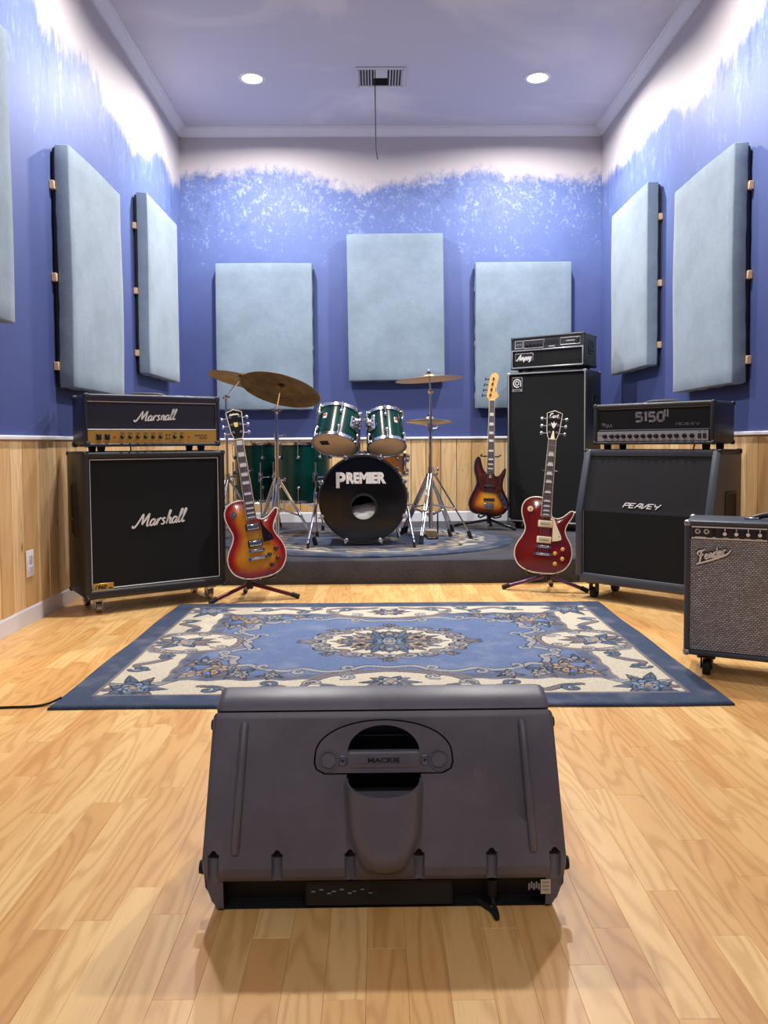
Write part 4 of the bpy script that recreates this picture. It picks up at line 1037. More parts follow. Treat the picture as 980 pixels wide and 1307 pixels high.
# right half stack --------------------------------------------------
RA, RPOS = -0.794, (1.333, 3.95)
def right_cab():
    w, d, h, z0, zb, lean = 0.74, 0.36, 0.712, 0.09, 0.385, 0.094
    t = thing('guitar_cabinet', 'black slant-front guitar speaker cabinet with angular white logo, right side', 'speaker cabinet', (*RPOS, 0), RA)
    side = [(0.0, z0), (d, z0), (d, z0 + h), (lean, z0 + h), (0.0, z0 + zb)]
    b = MB()
    inset = [(0.022, z0 + 0.002), (d, z0 + 0.002), (d, z0 + h - 0.002), (lean + 0.026, z0 + h - 0.002), (0.022, z0 + zb)]
    b.prism(inset, -w / 2 + 0.004, w / 2 - 0.004, plane='yz'); b.build('cabinet_body', VINYL, t)
    b = MB()
    for sx in (-1, 1):
        bm = bmesh.new(); A = [bm.verts.new((-0.021, y, z)) for y, z in side]; B = [bm.verts.new((0.021, y, z)) for y, z in side]; n = len(side)
        bm.faces.new(A); bm.faces.new(B[::-1])
        for i in range(n): bm.faces.new((A[i], B[i], B[(i + 1) % n], A[(i + 1) % n]))
        bmesh.ops.bevel(bm, geom=bm.edges[:], offset=0.010, segments=2, profile=0.5, affect='EDGES'); b.bm(bm, M=T((sx * (w / 2 - 0.021), 0, 0)))
    b.rbox((0, lean + (d - lean) / 2, z0 + h - 0.018), (w, d - lean, 0.036), 0.010, 2); b.rbox((0, d / 2, z0 + 0.022), (w, d, 0.044), 0.010, 2)
    b.build('cabinet_shell', VINYLG, t)
    b = MB(); hu = h - zb - 0.036; ang = math.atan2(lean, h - zb)
    b.box((0, 0.019, z0 + (zb + 0.044) / 2), (w - 0.084, 0.004, zb - 0.044)); b.build('lower_grille', CLOTH, t, smooth=False)
    b = MB(); L = (h - zb) / math.cos(ang) - 0.030; S = T((0, 0.018, z0 + zb)) @ RX(-ang)
    b.box((0, 0.002, L / 2), (w - 0.084, 0.004, L), M=S); b.build('upper_grille', CLOTHG, t, smooth=False)
    for sx in (-1, 1):                                    # speakers pressing faintly through the cloth
        b = MB(); b.lathe([(0, 0.0012), (0.05, 0.0012), (0.120, 0.0008), (0.132, 0.0)], 40, M=S @ T((sx * 0.165, -0.0002, L * 0.52)) @ RX(PI / 2)); b.build('speaker_ring', mat('speaker_disc_cloth', (42, 41, 44), 0.85, spec=0.2, bump=(900, 0.5, 0.001)) if sx < 0 else MATS['speaker_disc_cloth'], t)
    b = MB(); b.tube([(-w / 2 + 0.042, 0.016, z0 + zb), (-w / 2 + 0.042, 0.016, z0 + 0.047), (w / 2 - 0.042, 0.016, z0 + 0.047), (w / 2 - 0.042, 0.016, z0 + zb)], 0.003, 6)
    b.build('grey_piping', LETTERG, t)
    b = MB(); angular(b, 'PEAVEY', 0.205, 0.17, S @ T((0.0, -0.0015, 0.040)), shear=0.55); b.build('lettering', LETTER, t)
    for sx in (-1, 1):
        for (y, z) in ((lean + 0.012, z0 + h - 0.011), (0.012, z0 + 0.011), (d - 0.012, z0 + h - 0.011), (d - 0.012, z0 + 0.011)):
            q = MB(); q.rbox((sx * (w / 2 - 0.011), y, z), (0.028, 0.028, 0.028), 0.008, 3); q.cyl((sx * (w / 2 - 0.011), y - 0.0145, z), (sx * (w / 2 - 0.011), y - 0.0155, z), 0.004, n=8); q.build('corner_protector', BLACK, t)
    side_handle(t, w / 2, 0.215, z0 + h * 0.56, 1, 0.20, 0.12); side_handle(t, -w / 2, 0.215, z0 + h * 0.56, -1, 0.20, 0.12)
    for x in (-1, 1):
        for y in (0.07, d - 0.06): caster(t, x * (w / 2 - 0.075), y, 0.09, False, RUBBER)
    return z0 + h
ztop2 = right_cab()
def right_head():
    w, d, h, z0 = 0.655, 0.26, 0.215, ztop2 + 0.026
    t = thing('amplifier_head', 'black amplifier head with silver knob panel on the right slant cabinet', 'amplifier', (1.407, 4.010, 0), RA)
    b = MB(); shell(b, w, d, z0, h, 0.020, 0.026, 0.026, 0.016, 0.018); b.build('head_shell', VINYL, t)
    b = MB(); b.box((0, 0.0175, z0 + h * 0.62), (w - 0.04, 0.004, h * 0.56)); b.build('grille_cloth', CLOTH, t, smooth=False)
    b = MB(); piping(b, -w / 2 + 0.026, w / 2 - 0.026, z0 + h * 0.355, z0 + h * 0.875, 0.014, 0.0016); b.build('grey_piping', LETTERG, t)
    b = MB(); angular(b, '5150', 0.150, 0.26, T((-0.010, 0.0150, z0 + h * 0.66)), shear=0.0, asp=1.0); b.build('lettering', LETTERG, t)
    b = MB(); angular(b, 'II', 0.016, 0.20, T((0.079, 0.0150, z0 + h * 0.74)), shear=0.0, asp=1.0)
    for dz in (-0.010, 0.010): b.box((0.079, 0.0135, z0 + h * 0.74 + dz), (0.024, 0.003, 0.003))
    b.build('lettering', LETTERG, t)
    b = MB(); angular(b, 'PEAVEY', 0.125, 0.11, T((0.190, 0.0150, z0 + h * 0.475)), shear=0.55, asp=1.5); b.build('lettering', LETTERG, t)
    b = MB(); pts = catmull([(-0.282 + 0.006 * k, 0.010 * math.sin(k * 2.3) + (0.008 if k < 4 else 0), 0) for k in range(11)], 5); b.ribbon([(p.x, p.y) for p in pts], 0.0025, 0.002, M=T((0, 0.0150, z0 + h * 0.46))); b.build('signature', LETTERG, t)
    b = MB(); b.box((-0.004, 0.010, z0 + h * 0.205), (w - 0.056, 0.008, h * 0.235)); pn = b.build('control_panel', SILVERP, t, smooth=False)
    zc = z0 + h * 0.20; x0 = -w / 2 + 0.035
    xs = [0.035, 0.075, 0.108, 0.142, 0.178, 0.216, 0.252, 0.288, 0.322, 0.360, 0.395, 0.430, 0.470, 0.508]
    for i, x in enumerate(xs):
        q = MB(); knob(q, x0 + x, zc, 0.007, 0.0095, 0.020)
        q.box((0, -0.012, 0.006), (0.003, 0.004, 0.012), 0, T((x0 + x, 0, zc)) @ RY(random.uniform(-1.5, 1.5))); q.build('knob', BLACK, pn)
    for x in (0.545, 0.570):
        q = MB(); q.rbox((x0 + x, 0.004, zc), (0.016, 0.008, 0.026), 0.002, 1); q.build('rocker_switch', BLACK, pn)
    q = MB()
    for k, x in enumerate((0.0, 0.009, 0.018)): q.box((x0 + x, 0.0055, zc + 0.006), (0.005, 0.001, 0.004))
    for x in xs: q.box((x0 + x, 0.0055, zc - 0.020), (0.014, 0.001, 0.002)); 
    for x in (0.545, 0.570): q.box((x0 + x, 0.0055, zc + 0.021), (0.010, 0.001, 0.002))
    q.build('panel_print', BLACK, pn)
    corners(t, w, d, z0, h, BLACK, 0.024)
    for x in (-1, 1):
        for y in (0.05, d - 0.04):
            q = MB(); q.cyl((x * (w / 2 - 0.06), y, z0 - 0.026), (x * (w / 2 - 0.06), y, z0 + 0.002), 0.018, 0.020, n=14); q.build('rubber_foot', RUBBER, t)
    q = MB(); q.tube(catmull([(-0.10, 0.13, z0 + h), (-0.06, 0.13, z0 + h + 0.010), (0.06, 0.13, z0 + h + 0.010), (0.10, 0.13, z0 + h)], 4), 0.008, 8); q.build('strap_handle', BLACK, t)
    q = MB(); q.tube(catmull([(0.12, d - 0.01, z0 + 0.03), (0.11, d + 0.02, z0), (0.10, d + 0.02, z0 - 0.06), (0.10, d + 0.03, z0 - 0.16)], 5), 0.004, 6); q.build('speaker_lead', RUBBER, t)
right_head()

# bass stack on the stage ------------------------------------------
BA = -0.582
def bass_cab():
    w, d, h = 0.642, 0.36, 1.182; z0 = 0.208 - ZS
    t = thing('bass_cabinet', 'tall black bass speaker cabinet with silver trim and round emblem badge on the stage', 'speaker cabinet', (1.313, 6.058, ZS), BA)
    b = MB(); shell(b, w, d, z0, h, 0.012, 0.016, 0.018, 0.018, 0.018); b.build('cabinet_shell', VINYL, t)
    b = MB(); b.box((0, 0.0175, z0 + h / 2), (w - 0.03, 0.004, h - 0.03)); b.build('grille_cloth', CLOTH, t, smooth=False)
    b = MB()
    for x in (-1, 1): b.rbox((x * (w / 2 - 0.012), -0.001, z0 + h / 2), (0.007, 0.006, h - 0.012), 0.002, 1)
    for z in (z0 + 0.010, z0 + h - 0.012): b.rbox((0, -0.001, z), (w - 0.02, 0.006, 0.008), 0.002, 1)
    b.build('silver_trim', SILVERP, t)
    Q = T((-w / 2 + 0.082, 0.012, z0 + h - 0.095))
    q = MB(); q.rbox((0, 0, 0), (0.088, 0.006, 0.115), 0.003, 1, M=Q); bd = q.build('badge', SILVERP, t)
    q = MB(); q.box((0, -0.0032, 0.008), (0.080, 0.001, 0.088), M=Q); q.build('badge_field', BLACK, bd, smooth=False)
    q = MB(); q.lathe([(0.011, -0.001), (0.011, 0.001), (0.017, 0.001), (0.017, -0.001)], 24, M=Q @ T((0, -0.0045, 0.010)) @ RX(PI / 2), closed=True)
    arc = [(0.030 * math.cos(a), 0.030 * math.sin(a)) for a in [R(-60) - R(300) * i / 26 for i in range(27)]] 
    q.ribbon(arc, 0.008, 0.001, M=Q @ T((0, -0.004, 0.010))); q.ribbon([(0.030, 0.012), (0.030, -0.026)], 0.008, 0.001, M=Q @ T((0, -0.004, 0.010)))
    q.build('emblem', LETTER, bd)
    q = MB(); q.box((0, -0.0036, -0.047), (0.05, 0.001, 0.007), M=Q); q.build('badge_print', BLACK, bd, smooth=False)
    corners(t, w, d, z0, h, STEEL, 0.030)
    side_handle(t, w / 2, 0.19, z0 + h * 0.75, 1); side_handle(t, -w / 2, 0.19, z0 + h * 0.75, -1)
    for x in (-1, 1):
        for y in (0.06, d - 0.06): caster(t, x * (w / 2 - 0.07), y, z0, False, RUBBER)
    return ZS + z0 + h
ztop3 = bass_cab()
def bass_head():
    w, d, h, z0 = 0.60, 0.27, 0.252, ztop3 + 0.022
    t = thing('bass_amplifier_head', 'black and silver bass amplifier head on top of the tall bass cabinet', 'amplifier', (1.318, 6.052, 0), BA - 0.035)
    b = MB(); shell(b, w, d, z0, h, 0.014, 0.016, 0.018, 0.020, 0.014); b.build('head_shell', VINYL, t)
    b = MB(); b.box((0, 0.013, z0 + h * 0.325), (w - 0.03, 0.004, h * 0.50)); b.build('grille_cloth', CLOTH, t, smooth=False)
    b = MB(); b.box((0, 0.010, z0 + h * 0.755), (w - 0.032, 0.006, h * 0.34)); pn = b.build('control_panel', mat('dark_control_panel', (58, 58, 66), 0.4, 0.3), t, smooth=False)
    b = MB()
    for x in (-1, 1): b.rbox((x * (w / 2 - 0.011), -0.001, z0 + h * 0.32), (0.008, 0.006, h * 0.56), 0.002, 1)
    for z in (z0 + 0.012, z0 + h * 0.575): b.rbox((0, -0.001, z), (w - 0.02, 0.006, 0.009), 0.002, 1)
    b.build('silver_trim', SILVERP, t)
    zc = z0 + h * 0.76
    q = MB()
    for x0, x1, z_0, z_1 in ((-0.265, -0.200, -0.026, 0.030), (-0.190, -0.030, -0.030, 0.030), (0.110, 0.265, -0.022, 0.030)): piping(q, x0, x1, zc + z_0, zc + z_1, 0.006, 0.0022)
    q.box((-0.02, 0.0062, zc + 0.025), (0.001, 0.001, 0.03)); q.box((0.19, 0.0062, zc + 0.006), (0.07, 0.001, 0.004)); q.box((0.04, 0.0062, zc - 0.026), (0.05, 0.001, 0.004))
    q.build('panel_outline', LETTER, pn)
    q = MB()
    for i in range(7): q.box((-0.01 + i * 0.016, 0.0055, zc + 0.004), (0.012, 0.002, 0.030))
    q.build('tone_sliders', BLACK, pn, smooth=False)
    for i in range(5):
        q = MB(); knob(q, -0.172 + i * 0.031, zc - 0.008, 0.007, 0.010, 0.020); q.build('knob', BLACK, pn)
    for i in range(2):
        q = MB(); q.lathe([(0.005, 0), (0.010, 0), (0.010, 0.005), (0.005, 0.005)], 14, M=T((-0.245 + i * 0.026, 0.007, zc)) @ RX(PI / 2), closed=True); q.build('input_jack', CHROME, pn)
    q = MB(); q.rbox((0.240, 0.003, zc + 0.006), (0.028, 0.010, 0.040), 0.003, 1); q.build('rocker_switch', BLACK, pn)
    q = MB(); q.rbox((-0.190, 0.009, z0 + h * 0.375), (0.155, 0.006, 0.062), 0.003, 1); bd = q.build('badge', SILVERP, t)
    q = MB(); q.box((-0.190, 0.0056, z0 + h * 0.375), (0.145, 0.001, 0.052)); q.build('badge_field', BLACK, bd, smooth=False)
    q = MB(); script(q, 'Ampeg', 0.128, 0.34, T((-0.190, 0.005, z0 + h * 0.372)), shear=0.35, th=0.001); q.build('lettering', LETTER, bd)
    corners(t, w, d, z0, h, BLACK, 0.026)
    side_handle(t, w / 2, 0.14, z0 + h * 0.6, 1, 0.09, 0.10)
    for x in (-1, 1):
        for y in (0.05, d - 0.04):
            q = MB(); q.cyl((x * (w / 2 - 0.06), y, z0 - 0.022), (x * (w / 2 - 0.06), y, z0 + 0.002), 0.016, 0.018, n=14); q.build('rubber_foot', RUBBER, t)
    q = MB(); q.tube(catmull([(0.06, 0.13, z0 + h), (0.08, 0.13, z0 + h + 0.012), (0.20, 0.13, z0 + h + 0.012), (0.22, 0.13, z0 + h)], 4), 0.008, 8); q.build('strap_handle', BLACK, t)
bass_head()

# combo amplifier at the right edge ----------------------------------
def weave_mat():
    t = NT('silver_woven_grille'); p = t.coords(); sp = t.node('ShaderNodeSeparateXYZ'); t.link(p, sp.inputs[0])
    cb = t.node('ShaderNodeCombineXYZ'); t.link(sp.outputs['X'], cb.inputs[0]); t.link(sp.outputs['Z'], cb.inputs[1])
    br = t.node('ShaderNodeTexBrick'); t.link(cb.outputs[0], br.inputs['Vector'])
    br.inputs['Scale'].default_value = 1.0; br.inputs['Brick Width'].default_value = 0.0115; br.inputs['Row Height'].default_value = 0.0066; br.inputs['Mortar Size'].default_value = 0.0013; br.inputs['Mortar Smooth'].default_value = 0.4
    br.inputs['Color1'].default_value = lin((202, 206, 214)); br.inputs['Color2'].default_value = lin((160, 163, 170)); br.inputs['Mortar'].default_value = lin((58, 57, 60))
    n = t.noise(p, 14.0, 4.0, 0.6)
    t.base(t.mix(t.math('MULTIPLY', t.step(n, 0.4, 0.7), 0.35), br.outputs['Color'], lin((116, 114, 116)))); t.set(0.55, spec=0.4)
    t.bump(t.math('SUBTRACT', 1.0, br.outputs['Fac']), 0.8, 0.002); return t.mat
WEAVE = weave_mat()
def combo():
    w, d, h, z0 = 0.64, 0.245, 0.485, 0.078
    t = thing('combo_amplifier', 'combo guitar amplifier with silver woven grille and tilted script logo, right edge', 'amplifier', (1.387, 2.636, 0), -0.47)
    b = MB(); shell(b, w, d, z0, h, 0.014, 0.020, 0.018, 0.022, 0.016); b.build('cabinet_shell', VINYLG, t)
    b = MB(); b.box((0, 0.013, z0 + 0.022 + 0.199), (w - 0.036, 0.006, 0.398)); b.build('grille_cloth', WEAVE, t, smooth=False)
    b = MB(); b.box((0, 0.010, z0 + h - 0.018 - 0.0235), (w - 0.04, 0.006, 0.047)); pn = b.build('control_panel', mat('black_face_panel', (52, 52, 60), 0.35, 0.2), t, smooth=False)
    zc = z0 + h - 0.0415; fx = lambda x: -w / 2 + 0.020 + x
    q = MB(); piping(q, fx(0.004), fx(0.246), zc - 0.0205, zc + 0.0195, 0.0055, 0.0026); piping(q, fx(0.250), fx(w - 0.044), zc - 0.0205, zc + 0.0195, 0.0055, 0.0026)
    for x, ww in ((0.033, 0.036), (0.078, 0.010), (0.115, 0.018), (0.150, 0.018), (0.185, 0.018), (0.222, 0.018), (0.285, 0.036), (0.33, 0.01)): q.box((fx(x), 0.0066, zc - 0.0172), (ww, 0.001, 0.003))
    q.build('panel_print', LETTER, pn)
    for x in (0.024, 0.053, 0.275, 0.302):
        q = MB(); q.lathe([(0.004, 0), (0.0095, 0), (0.0095, 0.004), (0.007, 0.006), (0.004, 0.006)], 16, M=T((fx(x), 0.007, zc + 0.004)) @ RX(PI / 2), closed=True); q.build('input_jack', CHROME, pn)
    for x in (0.078, 0.328):
        q = MB(); q.rbox((fx(x), 0.006, zc + 0.002), (0.010, 0.006, 0.026), 0.001, 1); q.rbox((fx(x), 0.002, zc + 0.006), (0.007, 0.006, 0.010), 0.001, 1); q.build('slide_switch', BLACK, pn)
    for x in (0.113, 0.150, 0.187, 0.224, 0.362, 0.40, 0.438, 0.476, 0.514):
        q = MB(); q.lathe([(0, 0.016), (0.009, 0.015), (0.010, 0.004), (0.0145, 0.003), (0.015, 0)], 24, M=T((fx(x), 0.007, zc - 0.001)) @ RX(PI / 2))
        q.cyl((fx(x), -0.0085, zc - 0.001), (fx(x), -0.0098, zc - 0.001), 0.0065, n=16, mi=1); q.box((fx(x), -0.001, zc + 0.011), (0.003, 0.008, 0.010), 1); q.build('knob', [BLACK, LETTER], pn)
    LM = T((fx(0.072), 0.0085, z0 + 0.372)) @ RY(-0.30)
    ex = [[(-0.35, -0.62), (1.6, -0.55), (3.8, -0.42), (6.1, -0.10), (6.8, 0.25), (7.2, 0.75)]]
    q = MB(); script(q, 'Fender', 0.124, 0.70, LM, shear=0.25, th=0.004, extra=ex); lg = q.build('logo_backing', BLACK, t)
    q = MB(); script(q, 'Fender', 0.124, 0.36, LM @ T((0, -0.004, 0)), shear=0.25, th=0.002, extra=ex); q.build('lettering', LETTER, lg)
    corners(t, w, d, z0, h, STEEL, 0.024)
    for x in (-1, 1):
        for y in (0.05, d - 0.05): caster(t, x * (w / 2 - 0.075), y, z0, False, RUBBER)
    q = MB(); q.tube(catmull([(-0.10, 0.12, z0 + h + 0.004), (-0.05, 0.12, z0 + h + 0.018), (0.05, 0.12, z0 + h + 0.018), (0.10, 0.12, z0 + h + 0.004)], 4), 0.010, 8); sh = q.build('strap_handle', BLACK, t)
    for sx in (-1, 1):
        q = MB(); q.rbox((sx * 0.105, 0.12, z0 + h + 0.004), (0.05, 0.028, 0.010), 0.004, 2); q.build('handle_cap', CHROME, sh)
combo()
# ------------------------------------------------------------------ drum kit
def lacquer_mat():
    t = NT('green_lacquer'); p = t.coords()
    n = t.noise(t.scale(p, (14, 14, 2.5)), 1.0, 3.0)
    t.base(t.mix(t.step(n, 0.3, 0.7), lin((3, 42, 40)), lin((6, 66, 60)))); t.set(0.24, spec=0.25, coat=0.25); return t.mat
GREEN = lacquer_mat()
def translucent(name, c, k):
    t = NT(name); tr = t.node('ShaderNodeBsdfTranslucent'); tr.inputs[0].default_value = lin(c)
    mx = t.node('ShaderNodeMixShader'); mx.inputs[0].default_value = k; t.base(lin(c)); t.set(0.4)
    t.link(t.b.outputs[0], mx.inputs[1]); t.link(tr.outputs[0], mx.inputs[2]); t.link(mx.outputs[0], t.n['Material Output'].inputs['Surface']); return t.mat
HEADC = translucent('tan_coated_drum_head', (252, 232, 198), 0.35)
HEADW = mat('white_drum_head', (226, 224, 220), 0.5)
HEADT = translucent('translucent_white_head', (236, 234, 230), 0.6)
WOODIN = mat('bare_birch_ply', (214, 178, 130), 0.6)
HEADB = mat('black_gloss_drum_head', (11, 12, 13), 0.10, spec=0.6)
MAPLE = mat('maple_snare_lacquer', (178, 112, 42), 0.25, coat=0.5, var=(8, 0.15))
def bronze_mat():
    t = NT('old_bronze'); p = t.coords(); sp = t.node('ShaderNodeSeparateXYZ'); t.link(p, sp.inputs[0])
    rr = t.math('SQRT', t.math('ADD', t.math('MULTIPLY', sp.outputs['X'], sp.outputs['X']), t.math('MULTIPLY', sp.outputs['Y'], sp.outputs['Y'])))
    cb = t.node('ShaderNodeCombineXYZ'); t.link(t.math('MULTIPLY', rr, 260.0), cb.inputs[0])
    f = t.noise(cb.outputs[0], 1.0, 3.0); n = t.noise(p, 11.0, 4.0, 0.65)
    c = t.mix(t.step(n, 0.35, 0.7), lin((142, 112, 62)), lin((184, 150, 90)))
    c = t.mix(t.math('MULTIPLY', f, 0.3), c, lin((92, 72, 46)))
    t.base(c); t.set(0.42, 0.55); t.bump(f, 0.25, 0.001); return t.mat
BRONZE = bronze_mat()
BRASS = mat('pale_bronze', (196, 172, 132), 0.34, 0.8)
def lug_geo(b, r, z, ang, ln=0.05, rod=0.0):
    M = RZ(ang) @ T((r, 0, z))
    b.ball((0.004, 0, 0), 0.5, 10, 0, (0.026, 0.026, ln), M)
    if rod: b.cyl((0.014, 0, 0), (0.014, 0, rod), 0.0032, n=8, M=M)
def drum(t, r, h, n, shell_m, top_m, bot_m, hoop=0.016, off=0.0, ln=0.030):
    """local: axis Z, from 0 to h"""
    b = MB(); b.lathe([(r - 0.006, 0), (r, 0.003), (r, h - 0.003), (r - 0.006, h)], 48); b.lathe([(r - 0.0061, h), (r - 0.010, h - 0.004), (r - 0.010, 0.004), (r - 0.0061, 0)], 48, mi=1)
    fs = [f for f in range(len(b.f)) if len(b.f[f]) == 4]; b.m = [b.m[i] for i in fs]; b.f = [b.f[i] for i in fs]; b.build('shell', [shell_m, WOODIN], t, recalc=False)
    for z, s, m, nm in ((h, 1, top_m, 'top_head'), (0, -1, bot_m, 'bottom_head')):
        b = MB(); b.lathe([(0, z + s * 0.003), (r - 0.012, z + s * 0.003), (r + 0.003, z + s * 0.001), (r + 0.006, z - s * 0.008)], 48); b.build(nm, m, t, recalc=True)
        b = MB(); b.lathe([(r + 0.003, z - s * 0.010), (r + 0.009, z - s * 0.010), (r + 0.010, z + s * 0.010), (r + 0.013, z + s * 0.013), (r + 0.006, z + s * 0.013), (r + 0.004, z + s * 0.008)], 48, closed=True)
        for k in range(n): b.rbox((r + 0.014, 0, z - s * 0.002), (0.016, 0.022, 0.014), 0.004, 1, M=RZ(off + 2 * PI * k / n))
        b.build('hoop', CHROME, t)
    for z, s in ((h * 0.76, 1), (h * 0.24, -1)):
        b = MB(); lug_geo(b, r + 0.006, z, off, ln, s * (h * 0.24 + 0.012)); p = b.build('lug', CHROME, t)
        for k in range(1, n): again(p, RZ(2 * PI * k / n))
def badge(t, r, z, ang):
    b = MB(); b.rbox((r + 0.002, 0, z), (0.004, 0.026, 0.040), 0.0015, 1, M=RZ(ang)); bd = b.build('badge', LETTER, t)
    b = MB(); b.box((r + 0.0045, 0, z + 0.006), (0.001, 0.020, 0.020), M=RZ(ang)); b.build('badge_print', mat('red_badge', (190, 45, 50), 0.4) if 'red_badge' not in MATS else MATS['red_badge'], bd, smooth=False)

# bass drum: axis along Y, batter side away from the camera
BDR, BDZ = 0.276, 0.474 - ZS - 0.01
bd = thing('bass_drum', 'bass drum with black front head, white block lettering and round port hole', 'drum', (-0.087, 5.15, ZS + 0.0115))
AX = T((0, 0.42, BDZ)) @ RX(PI / 2)          # local z -> -Y, so z=0.42 is the front
b = MB(); r = BDR; b.lathe([(r - 0.008, 0), (r, 0.003), (r, 0.417), (r - 0.008, 0.42), (r - 0.012, 0.415), (r - 0.012, 0.005)], 64, M=AX, closed=True); b.m = [1 if 256 <= i < 320 else 0 for i in range(len(b.f))]; b.build('shell', [GREEN, WOODIN], bd)
b = MB(); hr = 0.083; hx, hz = 0.003, -0.055
bm = bmesh.new()
vo = [bm.verts.new((math.cos(2 * PI * i / 64) * (r + 0.004), -0.004, math.sin(2 * PI * i / 64) * (r + 0.004))) for i in range(64)]
vi = [bm.verts.new((hx + math.cos(2 * PI * i / 40) * hr, -0.004, hz + math.sin(2 * PI * i / 40) * hr)) for i in range(40)]
eo = [bm.edges.new((vo[i], vo[(i + 1) % 64])) for i in range(64)] + [bm.edges.new((vi[i], vi[(i + 1) % 40])) for i in range(40)]
bmesh.ops.triangle_fill(bm, edges=eo, use_beauty=True)
b.bm(bm, M=T((0, 0, BDZ))); fh = b.build('front_head', HEADB, bd, recalc=False)
b = MB(); b.lathe([(hr - 0.004, -0.002), (hr - 0.004, 0.006), (hr + 0.010, 0.004), (hr + 0.012, -0.001)], 40, M=T((hx, -0.004, BDZ + hz)) @ RX(PI / 2), closed=True); b.build('port_ring', BLACK, fh)
b = MB(); LMt = T((-0.012, -0.0050, BDZ + 0.136))
b.text('REMIER', 0.094, M=LMt @ T((0.034, 0, 0.004)), bold=0.0055, shear=0.0, th=0.001, width=0.262, spacing=0.95)
b.text('P', 0.135, M=LMt @ T((-0.132, 0, -0.010)), bold=0.006, th=0.001, width=0.064)
b.build('lettering', LETTER, fh)
b = MB(); b.lathe([(0, 0.003), (r + 0.004, 0.003)], 64, M=AX @ T((0, 0, -0.006))); b.build('batter_head', HEADT, bd, recalc=False)
for z0, s in ((0.42, 1), (0.0, -1)):
    b = MB(); b.lathe([(r + 0.002, z0 - s * 0.018), (r + 0.014, z0 - s * 0.018), (r + 0.016, z0 + s * 0.004), (r + 0.014, z0 + s * 0.010), (r + 0.003, z0 + s * 0.010)], 64, M=AX, closed=True); b.build('hoop', BLACK, bd)
    b = MB(); b.lathe([(r + 0.0165, z0 - s * 0.012), (r + 0.018, z0 - s * 0.012), (r + 0.018, z0 + s * 0.002), (r + 0.0165, z0 + s * 0.002)], 64, M=AX, closed=True); b.build('hoop_inlay', STEEL, bd)
for k in range(8):
    a = PI / 8 + k * PI / 4; M = AX @ RZ(a)
    b = MB(); b.rbox((r + 0.018, 0, 0.418), (0.022, 0.034, 0.020), 0.005, 2, M=M); b.rbox((r + 0.026, 0, 0.405), (0.012, 0.020, 0.045), 0.004, 1, M=M); b.cyl((r + 0.022, 0, 0.40), (r + 0.022, 0, 0.32), 0.004, n=8, M=M); b.rbox((r + 0.018, 0, 0.431), (0.030, 0.026, 0.012), 0.004, 1, M=M); b.rbox((r + 0.036, 0, 0.420), (0.016, 0.012, 0.034), 0.004, 1, M=M); b.build('claw_hook', CHROME, bd)
    b = MB(); lug_geo(b, r + 0.006, 0.30, a, 0.032); 
    q = MB(); q.ball((r + 0.008, 0, 0.30), 0.5, 10, 0, (0.028, 0.028, 0.06), M); q.build('lug', CHROME, bd)
for sx, x0, x1 in ((-1, -0.318 + 0.0, -0.358), (1, 0.292, 0.332)):
    b = MB(); b.rbox((x0, 0.10, BDZ + 0.0), (0.03, 0.03, 0.085), 0.006, 2); b.cyl((x0, 0.10, BDZ + 0.07), (x0, 0.10, BDZ + 0.035), 0.007, n=10); b.rbox((x0 + sx * 0.004, 0.088, BDZ - 0.055), (0.026, 0.03, 0.030), 0.006, 2); b.cyl((x0 - 0.045 * sx * -1, 0.10, BDZ - 0.045), (x0, 0.10, BDZ - 0.045), 0.004, n=8)
    b.tube([(x0, 0.10, BDZ - 0.03), (x0 + (x1 - x0) * 0.55, 0.0, 0.14), (x1, -0.105, 0.030)], 0.0095, 10)
    sp = b.build('spur', CHROME, bd)
    b = MB(); b.cyl((x1 - (x1 - x0) * 0.10, -0.085, 0.055), (x1, -0.108, 0.0), 0.010, 0.009, n=10); b.build('rubber_tip', RUBBER, sp)
# tom holder on top of the shell
b = MB(); zt = BDZ + BDR
b.rbox((0.005, 0.17, zt + 0.010), (0.115, 0.075, 0.028), 0.008, 2); b.cyl((0.005, 0.17, zt + 0.02), (0.005, 0.17, zt + 0.036), 0.026, n=16)
for x in (-0.042, 0.052): b.rbox((x, 0.165, zt + 0.018), (0.026, 0.05, 0.040), 0.006, 2)
th_ = b.build('tom_holder', CHROME, bd)
ZT = ZS + 0.0115
for x in (-0.029, 0.036):
    b = MB(); b.cyl((x, 0.17, zt + 0.02), (x, 0.17, zt + 0.240), 0.0125, n=14); b.rbox((x, 0.168, zt + 0.205), (0.036, 0.04, 0.040), 0.008, 2); b.build('post', CHROME, th_)
for sx, x in ((-1, -0.029), (1, 0.036)):
    b = MB(); b.ball((x, 0.155, zt + 0.245), 0.022, 14); b.tube([(x, 0.155, zt + 0.245), (x + sx * 0.04, 0.12, zt + 0.262), (x + sx * 0.075, 0.10, zt + 0.270)], 0.010, 10)
    b.ball((x + sx * 0.045, 0.105, zt + 0.262), 0.024, 12); b.cyl((x - sx * 0.03, 0.15, zt + 0.250), (x + sx * 0.01, 0.15, zt + 0.250), 0.011, n=10); b.build('tilt_arm', CHROME, th_)
b = MB(); b.rbox((0, 0.46, 0.012), (0.09, 0.10, 0.02), 0.006, 1); b.rbox((0, 0.58, 0.03), (0.07, 0.24, 0.012), 0.004, 1, M=T((0, 0, 0))); b.tube([(0.035, 0.47, 0.02), (0.035, 0.47, 0.18)], 0.007, 8); b.tube([(-0.035, 0.47, 0.02), (-0.035, 0.47, 0.18)], 0.007, 8); b.cyl((-0.04, 0.47, 0.18), (0.04, 0.47, 0.18), 0.008, n=10); b.build('kick_pedal', STEEL, bd)

